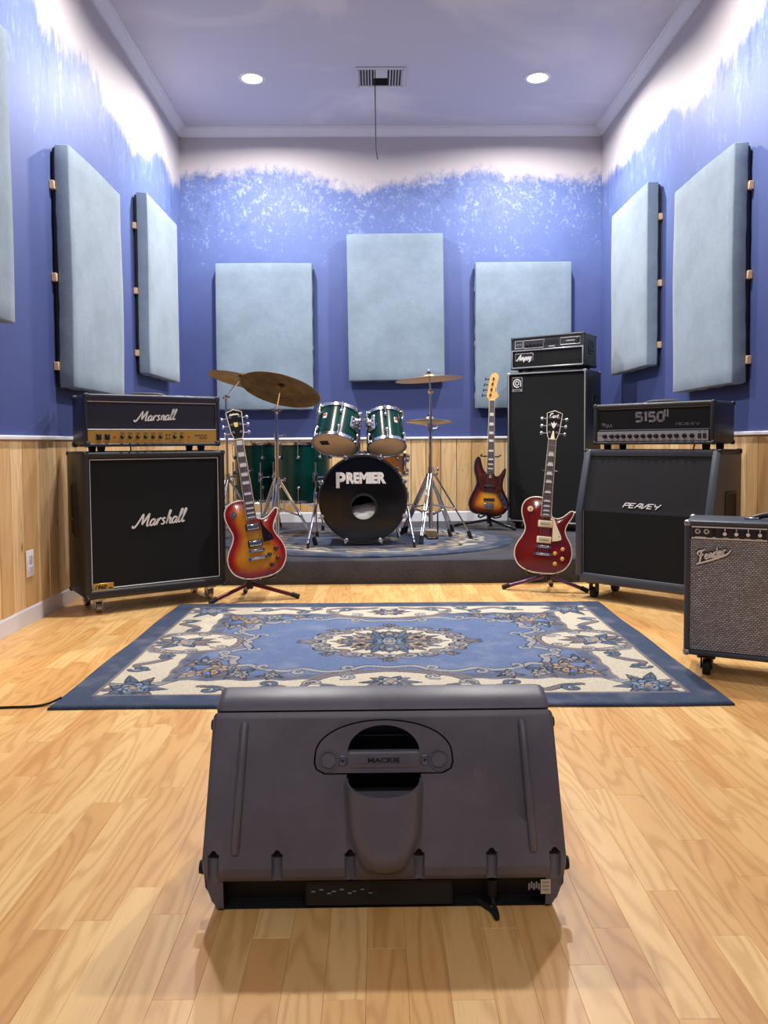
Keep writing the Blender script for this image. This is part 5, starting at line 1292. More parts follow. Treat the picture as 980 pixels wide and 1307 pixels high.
b = MB(); bm = bmesh.new(); bmesh.ops.create_cube(bm, size=1.0); bmesh.ops.subdivide_edges(bm, edges=bm.edges[:], cuts=7, use_grid_fill=True)
for v in bm.verts:
    u, q_, w_ = v.co; e_ = (1 - (2 * u) ** 4 * 0.8) * (1 - (2 * q_) ** 4 * 0.8)
    v.co = Vector((u * 0.36, q_ * 0.20, w_ * 0.21 * max(0.12, e_) + 0.008 * math.sin(u * 19 + 1) * math.cos(q_ * 11)))
b.bm(bm, M=T((-0.075, 5.155 + 0.120, ZS + 0.0115 + BDZ - 0.150)) @ RY(-0.22) @ RX(0.35)); tag(b.build('pillow', HEADW, ang=70), 'white damping pillow inside the bass drum, seen through its port hole', 'pillow')

def tilted_drum(name, label, c, axis, r, h, n, head_b, bang, off):
    """c = centre of the bottom head in the room; axis = up the drum"""
    z = Vector(axis).normalized(); x = Vector((1, 0, 0)); x = (x - z * x.dot(z)).normalized(); y = z.cross(x)
    M = Matrix((x, y, z)).transposed().to_4x4(); M.translation = c
    t = thing(name, label, 'drum', group='green lacquered toms', M=M); t['label'] = label
    drum(t, r, h, n, GREEN, HEADT, head_b, off=off); badge(t, r, h * 0.62, bang)
    return t
lt = tilted_drum('rack_tom', 'larger green rack tom with a black patch on its bottom head, left', (-0.275, 5.235, 0.838), (0.13, 0.50, 0.86), 0.144, 0.225, 6, HEADC, R(-122), R(-80))
b = MB(); b.box((-0.060, -0.030, -0.0045), (0.058, 0.050, 0.001), M=RZ(-0.3)); b.build('black_patch', BLACK, lt, smooth=False)
rt = tilted_drum('rack_tom', 'smaller green rack tom with plain bottom head, right', (0.072, 5.235, 0.822), (-0.06, 0.50, 0.87), 0.121, 0.225, 6, HEADC, R(-55), R(-88))
for t, sgn, r in ((lt, 1, 0.144), (rt, -1, 0.121)):
    b = MB(); a = R(-38) if sgn > 0 else R(-138)
    M = RZ(a) @ T((r + 0.004, 0, 0.118)); b.rbox((0.004, 0, 0), (0.012, 0.075, 0.085), 0.008, 2, M=M); b.ball((0.020, 0, 0.012), 0.024, 12, M=M); b.cyl((0.016, -0.028, 0.03), (0.016, 0.028, 0.03), 0.007, n=8, M=M); b.cyl((0.016, -0.028, -0.03), (0.016, 0.028, -0.03), 0.007, n=8, M=M); b.build('mounting_bracket', CHROME, t)

def floor_tom(label, x, y, r, h, zb, off, legs):
    t = thing('floor_tom', label, 'drum', (x, y, ZS + 0.0115), group='green floor toms')
    zb -= ZS + 0.0115
    k0 = len(COL.objects)
    drum(t, r, h, 8, GREEN, HEADW, HEADW, off=off)
    for c in kids(t): c.matrix_basis = T((0, 0, zb)) @ c.matrix_basis
    for a in legs:
        M = RZ(a)
        b = MB(); b.rbox((r + 0.012, 0, zb + h * 0.42), (0.022, 0.036, 0.075), 0.006, 2, M=M); b.rbox((r + 0.026, 0, zb + h * 0.42), (0.022, 0.024, 0.05), 0.005, 2, M=M); b.cyl((r + 0.026, 0.012, zb + h * 0.42), (r + 0.026, 0.055, zb + h * 0.42), 0.005, n=8, M=M); b.ball((r + 0.026, 0.06, zb + h * 0.42), 0.010, 8, M=M); b.build('leg_bracket', CHROME, t)
        b = MB(); b.tube([(r + 0.028, 0, zb + h * 0.68), (r + 0.028, 0, 0.10), (r + 0.040, 0, 0.06), (r + 0.042, 0, 0.02)], 0.0065, 8, M=M); lg = b.build('leg', STEEL, t)
        b = MB(); b.cyl((r + 0.042, 0, 0.035), (r + 0.042, 0, 0.0), 0.012, 0.014, n=10, M=M); b.build('rubber_foot', RUBBER, lg)
    return t
floor_tom('green floor tom between the crash stand and the bass drum', -0.545, 5.90, 0.198, 0.425, 0.418, R(-95), (R(-62), R(-182), R(58)))
floor_tom('green floor tom farther back, half hidden by the sunburst guitar neck', -0.935, 6.20, 0.175, 0.44, 0.402, R(-70), (R(-75), R(170), R(45)))

sn = thing('snare_drum', 'wooden snare drum on a stand, peeking out behind the right rack tom', 'drum', (0.055, 5.78, ZS + 0.0115))
zs = 0.455
k = len(COL.objects); drum(sn, 0.165, 0.135, 8, MAPLE, HEADW, HEADW, off=R(-12), ln=0.028)
for c in kids(sn): c.matrix_basis = T((0, 0, zs)) @ RX(-0.10) @ RY(0.08) @ c.matrix_basis
b = MB(); b.rbox((0.15, -0.085, zs + 0.065), (0.03, 0.02, 0.10), 0.006, 2); b.build('throw_off', CHROME, sn)
b = MB(); b.cyl((0, 0, 0.16), (0, 0, zs - 0.03), 0.011, n=12)
for i in range(3):
    a = PI / 3 + i * 2 * PI / 3; b.tube([(0, 0, 0.27), (0.21 * math.cos(a), 0.21 * math.sin(a), 0.02)], 0.007, 8); b.tube([(0, 0, 0.16), (0.12 * math.cos(a), 0.12 * math.sin(a), 0.135)], 0.005, 6)
    b.tube([(0, 0, zs - 0.04), (0.15 * math.cos(a), 0.15 * math.sin(a), zs - 0.02), (0.178 * math.cos(a), 0.178 * math.sin(a), zs + 0.03)], 0.007, 8)
    b.cyl((0.20 * math.cos(a), 0.20 * math.sin(a), 0.03), (0.215 * math.cos(a), 0.215 * math.sin(a), 0.0), 0.012, n=8)
b.build('tripod_stand', STEEL, sn)

# cymbals and stands
def cymbal(name, label, c, n, r, m, bell=0.022, bow=0.030, inv=False):
    z = Vector(n).normalized(); x = Vector((1, 0, 0)); x = (x - z * x.dot(z)).normalized(); y = z.cross(x)
    M = Matrix((x, y, z)).transposed().to_4x4(); M.translation = c
    t = thing(name, label, 'cymbal', group='cymbals', M=M)
    rb = r * 0.2; prof = [(0.006, bow + bell), (rb * 0.5, bow + bell * 0.82), (rb * 0.85, bow + bell * 0.35), (rb, bow * 0.95)] + [(rb + (r - rb) * s, bow * 0.95 * (1 - s ** 1.35)) for s in (0.2, 0.4, 0.6, 0.8, 0.93, 1.0)]
    low = [(a, h - 0.0016) for a, h in prof]
    b = MB(); b.lathe(prof + low[::-1], 64, closed=True); b.build('plate', m, t)
    return t
def felt(t, z):
    b = MB(); b.cyl((0, 0, z - 0.012), (0, 0, z - 0.002), 0.016, 0.020, n=14); b.cyl((0, 0, z + 0.002), (0, 0, z + 0.014), 0.016, 0.014, n=14); b.build('felt', BLACK, t)
view = Vector((-0.12, 0.99, 0.06)).normalized(); right = Vector((1, 0.1, 0)); upw = Vector((0, -0.06, 1))
def facing(tilt, ratio): return view * ratio + (right * math.sin(tilt) + upw * math.cos(tilt)) * math.sqrt(1 - ratio ** 2)
c1 = cymbal('crash_cymbal', 'large dark bronze crash cymbal tilted to show its underside, left', (-0.598, 4.95, 1.180), facing(R(15), 0.37), 0.257, BRONZE)
felt(c1, 0.04)
b = MB()
for j, (x0, zz) in enumerate(((-0.02, -0.105),)):
    pts = [(0.012 * i - 0.06, 0.010 * math.sin(i * 2.2) + 0.008 * math.cos(i * 1.1)) for i in range(14)]
    pts = [(p.x, p.y) for p in catmull([(a, c, 0) for a, c in pts], 5)]
    vs = []; 
    b.ribbon(pts, 0.005, 0.0006, M=T((0.015, 0.150, 0.0148)) @ RX(PI / 2 - 0.144))
b.build('ink_stamp', BLACK, c1)
c2 = cymbal('crash_cymbal', 'thin bronze crash cymbal behind the big one, far left of the kit', (-0.955, 5.60, 1.295), facing(R(13), 0.20), 0.232, BRONZE); felt(c2, 0.04)
c3 = cymbal('ride_cymbal', 'pale ride cymbal held highest on the right side of the kit', (0.377, 5.50, 1.285), facing(R(-3.2), 0.085), 0.238, BRASS, 0.018, 0.022); felt(c3, 0.035)
c4 = cymbal('hi_hat_cymbal', 'upper hi-hat cymbal of the closed pair on the right stand', (0.394, 5.72, 0.998), (0.02, 0.02, 1), 0.178, BRASS, 0.018, 0.022); felt(c4, 0.036)
c5 = cymbal('hi_hat_cymbal', 'lower hi-hat cymbal of the closed pair on the right stand', (0.394, 5.72, 0.994), (0.0, -0.02, -1), 0.178, BRASS, 0.018, 0.022); felt(c5, 0.036)

def stand(name, label, x, y, feet, hub, spread_z, top, tubes, extra=None, r=0.011):
    """double-braced tripod: feet are (x, y) in the room, hub = height where the legs meet the pole"""
    zf = ZS + 0.0115
    t = thing(name, label, 'stand', (x, y, zf), group='chrome drum hardware stands')
    b = MB()
    z = 0.075
    for zz, rr in tubes: b.cyl((0, 0, z), (0, 0, zz - zf), rr, n=14); z = zz - zf - 0.02
    b.build('pole', CHROME, t)
    for zz, rr in tubes[:-1]:
        b = MB(); b.cyl((0, 0, zz - zf - 0.030), (0, 0, zz - zf + 0.012), rr + 0.006, n=14); b.cyl((0, 0, zz - zf - 0.01), (0.045, -0.012, zz - zf - 0.005), 0.005, n=8); b.rbox((0.05, -0.013, zz - zf - 0.004), (0.014, 0.006, 0.022), 0.003, 1); b.build('clamp', CHROME, t)
    b = MB(); b.cyl((0, 0, hub - 0.02), (0, 0, hub + 0.02), 0.021, n=14); b.cyl((0, 0, spread_z - 0.014), (0, 0, spread_z + 0.014), 0.019, n=14); b.build('collar', CHROME, t)
    for fx_, fy_ in feet:
        d = Vector((fx_ - x, fy_ - y, 0)); u = d.normalized(); s = u.cross(Vector((0, 0, 1))) * 0.010
        b = MB(); ft = Vector((d.x, d.y, 0.035)); top_ = u * 0.022 + Vector((0, 0, hub)); mid = top_.lerp(ft, 0.58)
        for k in (-1, 1): b.tube([top_ + s * k, ft + s * k * 0.6], 0.0055, 8); b.tube([u * 0.02 + Vector((0, 0, spread_z)) + s * k, mid + s * k * 0.8], 0.0045, 8)
        b.rbox(mid, (0.026, 0.026, 0.016), 0.004, 1); lg = b.build('leg', CHROME, t)
        b = MB(); b.cyl(ft + Vector((0, 0, 0.018)) - u * 0.012, ft - Vector((0, 0, 0.034)) + u * 0.006, 0.013, 0.016, n=12); b.build('rubber_foot', RUBBER, lg)
    if extra: extra(t, zf)
    return t
def boom(p0, p1, name='boom_arm'):
    def f(t, zf):
        o = t.location; a = Vector(p0) - Vector((o.x, o.y, zf)); c = Vector(p1) - Vector((o.x, o.y, zf)); m = a.lerp(c, -0.10)
        b = MB(); b.tube([m, c], 0.0065, 10); b.ball(a, 0.019, 12); b.cyl(a - Vector((0.02, 0, 0)), a + Vector((0.02, 0, 0)), 0.011, n=10); b.ball(c, 0.013, 10); b.rbox(a.lerp(c, 0.12) + Vector((0.012, -0.01, -0.012)), (0.018, 0.006, 0.014), 0.003, 1); b.build(name, CHROME, t)
    return f
# crash stand in front of the floor toms
def crash_top(t, zf):
    b = MB(); o = Vector((-0.655, 5.40, zf)); c = Vector(c1.matrix_world.translation); n = (c1.matrix_world.to_3x3() @ Vector((0, 0, 1))).normalized()
    tip = c + n * 0.075; base = c - n * 0.07
    b.tube([Vector((-0.63, 4.99, 1.055)) - o, base - o, tip - o], 0.0055, 8); b.rbox(Vector((-0.63, 4.99, 1.055)) - o, (0.03, 0.03, 0.05), 0.008, 2); b.cyl(Vector((-0.665, 4.985, 1.06)) - o, Vector((-0.59, 4.985, 1.055)) - o, 0.007, n=8); b.build('tilter', CHROME, t)
def crash_stand():
    x, y = -0.630, 4.99
    feet = ((-0.41, 5.20), (-0.80, 5.13), (-0.66, 4.80))
    t = stand('cymbal_stand', 'chrome cymbal stand carrying the big tilted crash cymbal', x, y, feet, 0.44, 0.26, 1.06, ((0.62, 0.0125), (0.90, 0.0105), (1.055, 0.0085)))
    zf = t.location.z; o = Vector((x, y, zf)); M = c1.matrix_world; n = (M.to_3x3() @ Vector((0, 0, 1))).normalized(); c = M.translation
    b = MB(); b.tube([Vector((0, 0, 1.05 - zf)), c - n * 0.02 - o, c + n * 0.075 - o], 0.0055, 8); b.rbox((0, 0, 1.055 - zf), (0.028, 0.028, 0.045), 0.008, 2); b.cyl((-0.035, -0.005, 1.06 - zf), (0.03, -0.005, 1.055 - zf), 0.007, n=8); b.build('tilter', CHROME, t)
crash_stand()
n2 = (c2.matrix_world.to_3x3() @ Vector((0, 0, 1))).normalized(); p2 = c2.matrix_world.translation
stand('cymbal_stand', 'chrome boom cymbal stand between the left cabinet and the sunburst guitar', -1.062, 5.60, ((-0.86, 5.78), (-1.22, 5.72), (-1.10, 5.38)), 0.42, 0.25, 1.17, ((0.62, 0.0125), (0.92, 0.0105), (1.165, 0.0085)), boom((-1.062, 5.585, 1.172), p2 + n2 * 0.02))
n3 = (c3.matrix_world.to_3x3() @ Vector((0, 0, 1))).normalized(); p3 = c3.matrix_world.translation
stand('cymbal_stand', 'chrome stand of the high ride cymbal on the right of the bass drum', 0.385, 5.50, ((0.660, 5.50), (0.300, 5.22), (0.19, 5.75)), 0.46, 0.24, 1.22, ((0.66, 0.0130), (0.95, 0.0110), (1.19, 0.0090)), boom((0.385, 5.50, 1.200), p3 + n3 * 0.06))
def hat_extra(t, zf):
    b = MB(); b.rbox((0.0, -0.02, 0.008), (0.09, 0.09, 0.010), 0.004, 1); b.rbox((0, -0.15, 0.035), (0.08, 0.24, 0.010), 0.004, 1, M=RX(0.10)); b.tube([(-0.055, 0, 0.015), (-0.055, 0, 0.16), (0.055, 0, 0.16), (0.055, 0, 0.015)], 0.006, 8); b.build('hi_hat_pedal', DARKMETAL, t)
    b = MB(); b.cyl((0, 0, 0.90 - zf), (0, 0, 1.115 - zf), 0.0035, n=8); b.cyl((0, 0, 1.038 - zf), (0, 0, 1.062 - zf), 0.011, n=12); b.build('pull_rod', CHROME, t)
stand('hi_hat_stand', 'chrome hi-hat stand with pedal behind the ride cymbal stand', 0.394, 5.72, ((0.53, 5.62), (0.22, 5.86), (0.575, 5.93)), 0.40, 0.15, 0.93, ((0.62, 0.0120), (0.945, 0.0095)), hat_extra)
# ------------------------------------------------------------------ guitars
def burst_mat(name, stops, rough=0.16):
    t = NT(name); at = t.node('ShaderNodeAttribute', attribute_name='edge')
    cr = t.node('ShaderNodeValToRGB'); t.link(at.outputs['Fac'], cr.inputs[0])
    el = cr.color_ramp.elements
    while len(el) > 1: el.remove(el[-1])
    el[0].position = stops[0][0]; el[0].color = lin(stops[0][1])
    for p, c in stops[1:]: e = el.new(p); e.color = lin(c)
    p = t.coords(); n = t.noise(t.scale(p, (30, 4, 3)), 1.0, 3.0, 0.6)
    t.base(t.mix(t.math('MULTIPLY', t.step(n, 0.4, 0.7), 0.12), cr.outputs[0], lin((90, 30, 10)))); t.set(rough, spec=0.5, coat=0.6); return t.mat
CHERRYB = burst_mat('cherry_sunburst', [(0.0, (118, 10, 16)), (0.22, (150, 20, 20)), (0.40, (184, 74, 20)), (0.60, (204, 128, 24)), (1.0, (212, 148, 34))])
THREEB = burst_mat('three_tone_sunburst', [(0.0, (26, 12, 10)), (0.16, (46, 18, 12)), (0.38, (120, 46, 16)), (0.62, (206, 122, 26)), (1.0, (234, 170, 48))])
WINE = burst_mat('wine_red', [(0.0, (104, 18, 12)), (1.0, (126, 28, 16))])
CHERRYSIDE = mat('cherry_side_lacquer', (130, 52, 30), 0.2, coat=0.5)
WINESIDE = mat('wine_side_lacquer', (110, 22, 22), 0.2, coat=0.5)
DARKSIDE = mat('dark_side_lacquer', (34, 16, 12), 0.2, coat=0.5)
ROSEWOOD = mat('rosewood', (84, 66, 60), 0.5, var=(40, 0.25))
PEARL = mat('pearl_inlay', (232, 230, 226), 0.25)
MAHOG = mat('mahogany_neck', (120, 50, 34), 0.3)
MAPLEN = mat('maple_neck', (226, 176, 104), 0.3, var=(20, 0.06))
GUARDB = mat('black_pickguard', (18, 18, 20), 0.25)
TORT = mat('tortoise_pickguard', (74, 28, 24), 0.2, var=(30, 0.45))
STRING = mat('guitar_string', (200, 196, 190), 0.3, 1.0)
CREAMB = mat('cream_binding', (238, 226, 204), 0.35)
AMBER = mat('amber_knob', (222, 180, 92), 0.2)

def body_mesh(t, outline, th_, top_m, side_m, arch=0.012, reach=0.10, step=0.012, name='body'):
    """CDT top with an 'edge' attribute (0 at the rim, 1 in the middle); local: x across, z up, front at -Y"""
    P = [Vector((p.x, p.y)) for p in catmull([(a, c, 0) for a, c in outline], 5, True)]; n = len(P)
    pts = list(P); A = np.array([(p.x, p.y) for p in P]); Bn = np.roll(A, -1, 0)
    x0, x1, z0, z1 = A[:, 0].min(), A[:, 0].max(), A[:, 1].min(), A[:, 1].max()
    gx, gz = np.meshgrid(np.arange(x0, x1, step), np.arange(z0, z1, step)); gx, gz = gx.ravel(), gz.ravel()
    def dist(qx, qz):
        d = Bn - A; L = (d ** 2).sum(1); tt = np.clip(((qx[:, None] - A[:, 0]) * d[:, 0] + (qz[:, None] - A[:, 1]) * d[:, 1]) / L, 0, 1)
        return np.hypot(qx[:, None] - A[:, 0] - tt * d[:, 0], qz[:, None] - A[:, 1] - tt * d[:, 1]).min(1)
    D = dist(gx, gz)
    ins = np.zeros(len(gx), bool)
    for i in range(n):
        (ax, az), (bx, bz) = A[i], Bn[i]
        if az == bz: continue
        ins ^= ((az > gz) != (bz > gz)) & (gx < (bx - ax) * (gz - az) / (bz - az) + ax)
    for x, z in zip(gx[ins & (D > step * 0.55)], gz[ins & (D > step * 0.55)]): pts.append(Vector((x, z)))
    vc, _, fc, ov, _, _ = geometry.delaunay_2d_cdt(pts, [(i, (i + 1) % n) for i in range(n)], [], 1, 1e-6)
    vx = np.array([v.x for v in vc]); vz = np.array([v.y for v in vc]); dd = dist(vx, vz); e = np.clip(dd / reach, 0, 1)
    y = -arch * np.clip(dd / (reach * 0.9), 0, 1) ** 0.8 if arch else np.zeros(len(vx))
    m = len(vc)
    rim = {}
    for j, src in enumerate(ov):
        for sidx in src:
            if sidx < n: rim[sidx] = j
    loop = [rim[i] for i in range(n)]
    vs = [(vx[i], -th_ / 2 + y[i], vz[i]) for i in range(m)] + [(vx[j], -th_ / 2 + 0.0, vz[j]) for j in loop] + [(vx[j], th_ / 2, vz[j]) for j in loop]
    fs = [tuple(f) for f in fc]; mi = [0] * len(fs)
    for i in range(n): k = (i + 1) % n; fs.append((m + i, m + k, m + n + k, m + n + i)); mi.append(1)
    fs.append(tuple(m + n + i for i in range(n))); mi.append(1)
    me = bpy.data.meshes.new(name); me.from_pydata(vs, [], fs); me.materials.append(top_m); me.materials.append(side_m)
    me.polygons.foreach_set('material_index', mi)
    bm = bmesh.new(); bm.from_mesh(me); bmesh.ops.remove_doubles(bm, verts=bm.verts, dist=1e-5); bmesh.ops.recalc_face_normals(bm, faces=bm.faces); bm.to_mesh(me); bm.free()
    co = np.zeros(len(me.vertices) * 3); me.vertices.foreach_get('co', co); co = co.reshape(-1, 3)
    ee = np.clip(dist(co[:, 0], co[:, 2]) / reach, 0, 1)
    a = me.attributes.new('edge', 'FLOAT', 'POINT'); a.data.foreach_set('value', ee.astype(np.float32))
    me.polygons.foreach_set('use_smooth', [True] * len(me.polygons)); me.set_sharp_from_angle(angle=R(40))
    o = bpy.data.objects.new(name, me); COL.objects.link(o); o.parent = t
    return P, o
def frets_z(nut, bridge, n): return [nut - (nut - bridge) * (1 - 2 ** (-k / 12.0)) for k in range(1, n + 1)]

LPO = [(0, 0), (0.07, 0.005), (0.125, 0.030), (0.157, 0.075), (0.166, 0.125), (0.155, 0.178), (0.128, 0.225), (0.117, 0.255), (0.121, 0.285), (0.134, 0.312), (0.150, 0.340), (0.158, 0.366), (0.152, 0.377), (0.138, 0.374), (0.118, 0.356), (0.094, 0.336), (0.066, 0.326), (0.040, 0.332), (0.029, 0.350), (0.026, 0.40), (0.024, 0.438), (0.0, 0.442), (-0.024, 0.444), (-0.060, 0.446), (-0.096, 0.440), (-0.126, 0.420), (-0.142, 0.388), (-0.143, 0.350), (-0.131, 0.308), (-0.117, 0.270), (-0.116, 0.240), (-0.130, 0.205), (-0.153, 0.165), (-0.166, 0.122), (-0.160, 0.075), (-0.130, 0.032), (-0.072, 0.005)]
def tuner(b, x, z, s, y, m=0):
    b.cyl((x, y, z), (x, y - 0.010, z), 0.0055, n=10); b.cyl((x, y - 0.001, z), (x, y - 0.003, z), 0.009, n=12)
    b.cyl((x, y + 0.018, z), (x + s * 0.040, y + 0.018, z), 0.0028, n=6); b.ball((x + s * 0.046, y + 0.018, z), 0.5, 8, 0, (0.020, 0.008, 0.024))
def single_cut(name, label, M, top_m, side_m, guard_m, pick_m, knob_m, head_art, covered):
    t = thing(name, label, 'guitar', M=M)
    TH = 0.050
    P, bo = body_mesh(t, LPO, TH, top_m, side_m)
    b = MB(); b.tube([(p.x, -TH / 2 + 0.001, p.y) for p in P], 0.0035, 6, closed=True); b.build('binding', CREAMB, t)
    nut, bridge, end = 0.792, 0.148, 0.335
    b = MB(); b.prism([(-0.028, end), (0.028, end), (0.0215, nut), (-0.0215, nut)], -0.052, -0.044)
    fb = b.build('fretboard', ROSEWOOD, t)
    b = MB(); 
    for s in (-1, 1): b.tube([(s * 0.0282, -0.0475, end), (s * 0.0217, -0.0475, nut)], 0.0024, 6)
    b.tube([(-0.028, -0.0475, end), (0.028, -0.0475, end)], 0.0024, 6); b.build('neck_binding', CREAMB, fb)
    fz = frets_z(nut, bridge, 22); hw = lambda z: 0.0215 + (0.028 - 0.0215) * (nut - z) / (nut - end)
    b = MB(); [b.box((0, -0.0530, z), (2 * hw(z), 0.0018, 0.0022)) for z in fz if z > end]; b.build('frets', CHROME, fb, smooth=False)
    fr = [nut] + fz
    for k in ((1, 3, 5, 7, 9, 12, 15, 17, 19, 21) if covered == 'block' else (3, 5, 7, 9, 12, 15, 17, 19, 21)):
        a, c = fr[k - 1], fr[k]; zc = (a + c) / 2; hh = (a - c) * 0.74; ww = hw(zc) * 1.5; sh = ww * (0.0 if covered == 'block' else 0.16)
        b = MB(); b.prism([(-ww / 2, zc - hh / 2), (ww / 2, zc - hh / 2), (ww / 2 - sh, zc + hh / 2), (-ww / 2 + sh, zc + hh / 2)], -0.0526, -0.050); b.build('inlay', PEARL, fb, smooth=False)
    b = MB(); b.tube([(0, 0, 0.36), (0, 0, 0.60), (0, 0, nut)], [0.025, 0.0225, 0.0205], 14, M=T((0, -0.0275, 0)) @ Matrix.Diagonal((1, 0.68, 1, 1))); b.build('neck', side_m, t)
    HM = T((0, -0.046, nut)) @ RX(-0.20)
    hs = [(-0.021, -0.002), (0.021, -0.002), (0.033, 0.035), (0.037, 0.055), (0.041, 0.11), (0.045, 0.168), (0.030, 0.174), (0.012, 0.180), (0.0, 0.186), (-0.012, 0.180), (-0.030, 0.174), (-0.045, 0.168), (-0.041, 0.11), (-0.037, 0.055), (-0.033, 0.035)]
    b = MB(); b.prism(hs, -0.002, 0.012, M=HM); hd = b.build('headstock', [GUARDB], t)
    b = MB(); b.tube([(x, -0.002, z) for x, z in hs], 0.0022, 6, closed=True, M=HM); b.build('headstock_binding', CREAMB, hd)
    b = MB(); head_art(b, HM); b.build('headstock_inlay', PEARL, hd)
    if covered == 'block':
        b = MB(); b.prism([(-0.009, 0.078), (0.009, 0.078), (0.013, 0.105), (-0.013, 0.105)], -0.0032, -0.002, M=HM); b.build('yellow_emblem', mat('yellow_emblem', (222, 206, 120), 0.4), hd)
    else:
        b = MB(); b.prism([(-0.012, 0.004), (0.012, 0.004), (0.005, 0.056), (-0.003, 0.056)], -0.0036, -0.002, M=HM); b.build('truss_rod_cover', IVORY, hd)
    b = MB(); b.rbox((0, -0.050, nut + 0.003), (0.044, 0.010, 0.006), 0.001, 1); b.build('nut', IVORY, t)
    for s in (-1, 1):
        for z in (0.045, 0.092, 0.139):
            q = MB(); tuner(q, s * (0.022 + 0.05 * (z - 0.04)), z, s, -0.002); q = q.build('tuner', CHROME, t); q.matrix_basis = HM
    for z, hh in ((0.290, 'neck'), (0.196, 'bridge')):
        b = MB(); b.rbox((0, -0.042, z), (0.084, 0.012, 0.040), 0.004, 2); pr = b.build('pickup_ring', pick_m if covered != 'block' else BLACK, t)
        b = MB(); b.rbox((0, -0.050, z), (0.068, 0.012, 0.036 if covered != 'block' else 0.033), 0.003, 2); pk = b.build('pickup', pick_m if covered != 'block' else CHROME, pr)
        b = MB()
        for i in range(6): b.cyl((-0.026 + i * 0.0104, -0.0555, z + 0.008), (-0.026 + i * 0.0104, -0.0570, z + 0.008), 0.0028, n=8)
        if covered == 'block': b.box((0, -0.0563, z), (0.060, 0.001, 0.003))
        else: b.box((0, -0.0564, z - 0.002), (0.054, 0.001, 0.004))
        b.build('pole_pieces', BLACK if covered == 'block' else CHROME, pk, smooth=False)
    b = MB(); b.rbox((0, -0.050, bridge + 0.008), (0.092, 0.012, 0.016), 0.004, 2); 
    for s in (-1, 1): b.cyl((s * 0.038, -0.036, bridge + 0.008), (s * 0.038, -0.058, bridge + 0.008), 0.008, n=12)
    b.build('bridge', CHROME, t)
    b = MB(); b.rbox((0, -0.050, bridge - 0.036), (0.112, 0.016, 0.017), 0.006, 2)
    for s in (-1, 1): b.cyl((s * 0.046, -0.034, bridge - 0.036), (s * 0.046, -0.060, bridge - 0.036), 0.009, n=12)
    b.build('tailpiece', CHROME, t)
    b = MB(); gp = [(0.030, 0.333), (0.050, 0.322), (0.066, 0.285), (0.096, 0.226), (0.100, 0.205), (0.080, 0.196), (0.047, 0.190), (0.045, 0.268), (0.043, 0.312), (0.029, 0.314)]
    if covered == 'block': gp = [(0.032, 0.352), (0.046, 0.330), (0.062, 0.285), (0.104, 0.222), (0.104, 0.200), (0.047, 0.197), (0.046, 0.268), (0.044, 0.330)]
    b.prism(gp, -0.0475, -0.044); pg = b.build('pickguard', guard_m, t)
    b = MB(); b.cyl((0.085, -0.0474, 0.222), (0.085, -0.0485, 0.222), 0.003, n=8); b.build('screw', CHROME, pg)
    for x, z in ((0.070, 0.122), (0.112, 0.150), (0.074, 0.062), (0.114, 0.094)):
        b = MB(); b.lathe([(0, 0.016), (0.0075, 0.0155), (0.0115, 0.012), (0.0125, 0.002), (0.0125, 0.0)], 20, M=T((x, -0.034, z)) @ RX(PI / 2)); kn = b.build('volume_knob', knob_m, t)
        b = MB(); b.cyl((x, -0.0498, z), (x, -0.0506, z), 0.0052, n=12); b.build('knob_cap', CHROME if covered == 'block' else AMBER, kn)
    b = MB(); b.lathe([(0.006, 0.0), (0.017, 0.0), (0.017, 0.003), (0.006, 0.003)], 24, M=T((-0.094, -0.036, 0.372)) @ RX(PI / 2), closed=True); tg = b.build('toggle_washer', IVORY if covered != 'block' else CHROME, t)
    b = MB(); b.cyl((-0.094, -0.036, 0.372), (-0.094, -0.045, 0.372), 0.006, n=10); b.cyl((-0.094, -0.044, 0.372), (-0.090, -0.060, 0.376), 0.003, 0.004, n=8); b.build('toggle_switch', AMBER if covered != 'block' else CHROME, tg)
    b = MB()
    for i in range(6):
        x0 = -0.026 + i * 0.0104; x1 = -0.0175 + i * 0.007; b.tube([(x0, -0.0595, bridge - 0.034), (x0, -0.0605, bridge + 0.008), (x1, -0.0565, nut + 0.003)], 0.0007, 4)
    b.build('strings', STRING, t)
    for x, z, d in ((-0.165, 0.10, 1), (0.0, -0.001, 0)):
        pass
    b = MB(); b.cyl((0, 0, 0.002), (0, 0, -0.012), 0.005, 0.007, n=10); b.cyl((0.158, 0, 0.372), (0.172, -0.0, 0.378), 0.004, 0.006, n=10); b.build('strap_button', CHROME, t)
    return t
def pose(foot, yaw, lean, roll, s=0.97):
    return T(foot) @ RZ(yaw) @ RX(-lean) @ RY(roll) @ Matrix.Scale(s, 4)
def art_sunburst(b, M):
    pts = catmull([(-0.026, 0.149, 0), (-0.020, 0.156, 0), (-0.012, 0.152, 0), (-0.004, 0.157, 0), (0.006, 0.153, 0), (0.014, 0.156, 0), (0.026, 0.150, 0)], 5)
    b.ribbon([(p.x, p.y) for p in pts], 0.0075, 0.0012, M=M @ T((0, -0.002, 0)))
def art_wine(b, M):
    script(b, 'Cort', 0.050, 0.40, M @ T((0, -0.002, 0.154)), shear=0.15, th=0.0012)
    b.prism([(-0.010, 0.085), (0, 0.07), (0.010, 0.085), (0.018, 0.11), (0.006, 0.102), (0, 0.118), (-0.006, 0.102), (-0.018, 0.11)], -0.0032, -0.002, M=M)
GL_M = pose((-0.628, 4.185, 0.128), 0.30, R(9), R(-7.0), 0.945)
single_cut('electric_guitar', 'cherry sunburst single-cutaway electric guitar on a stand beside the left cabinet', GL_M, CHERRYB, CHERRYSIDE, GUARDB, BLACK, GUARDB, art_sunburst, 'block')
GR_M = pose((0.921, 4.345, 0.112), -0.26, R(9), R(4.2), 0.945)
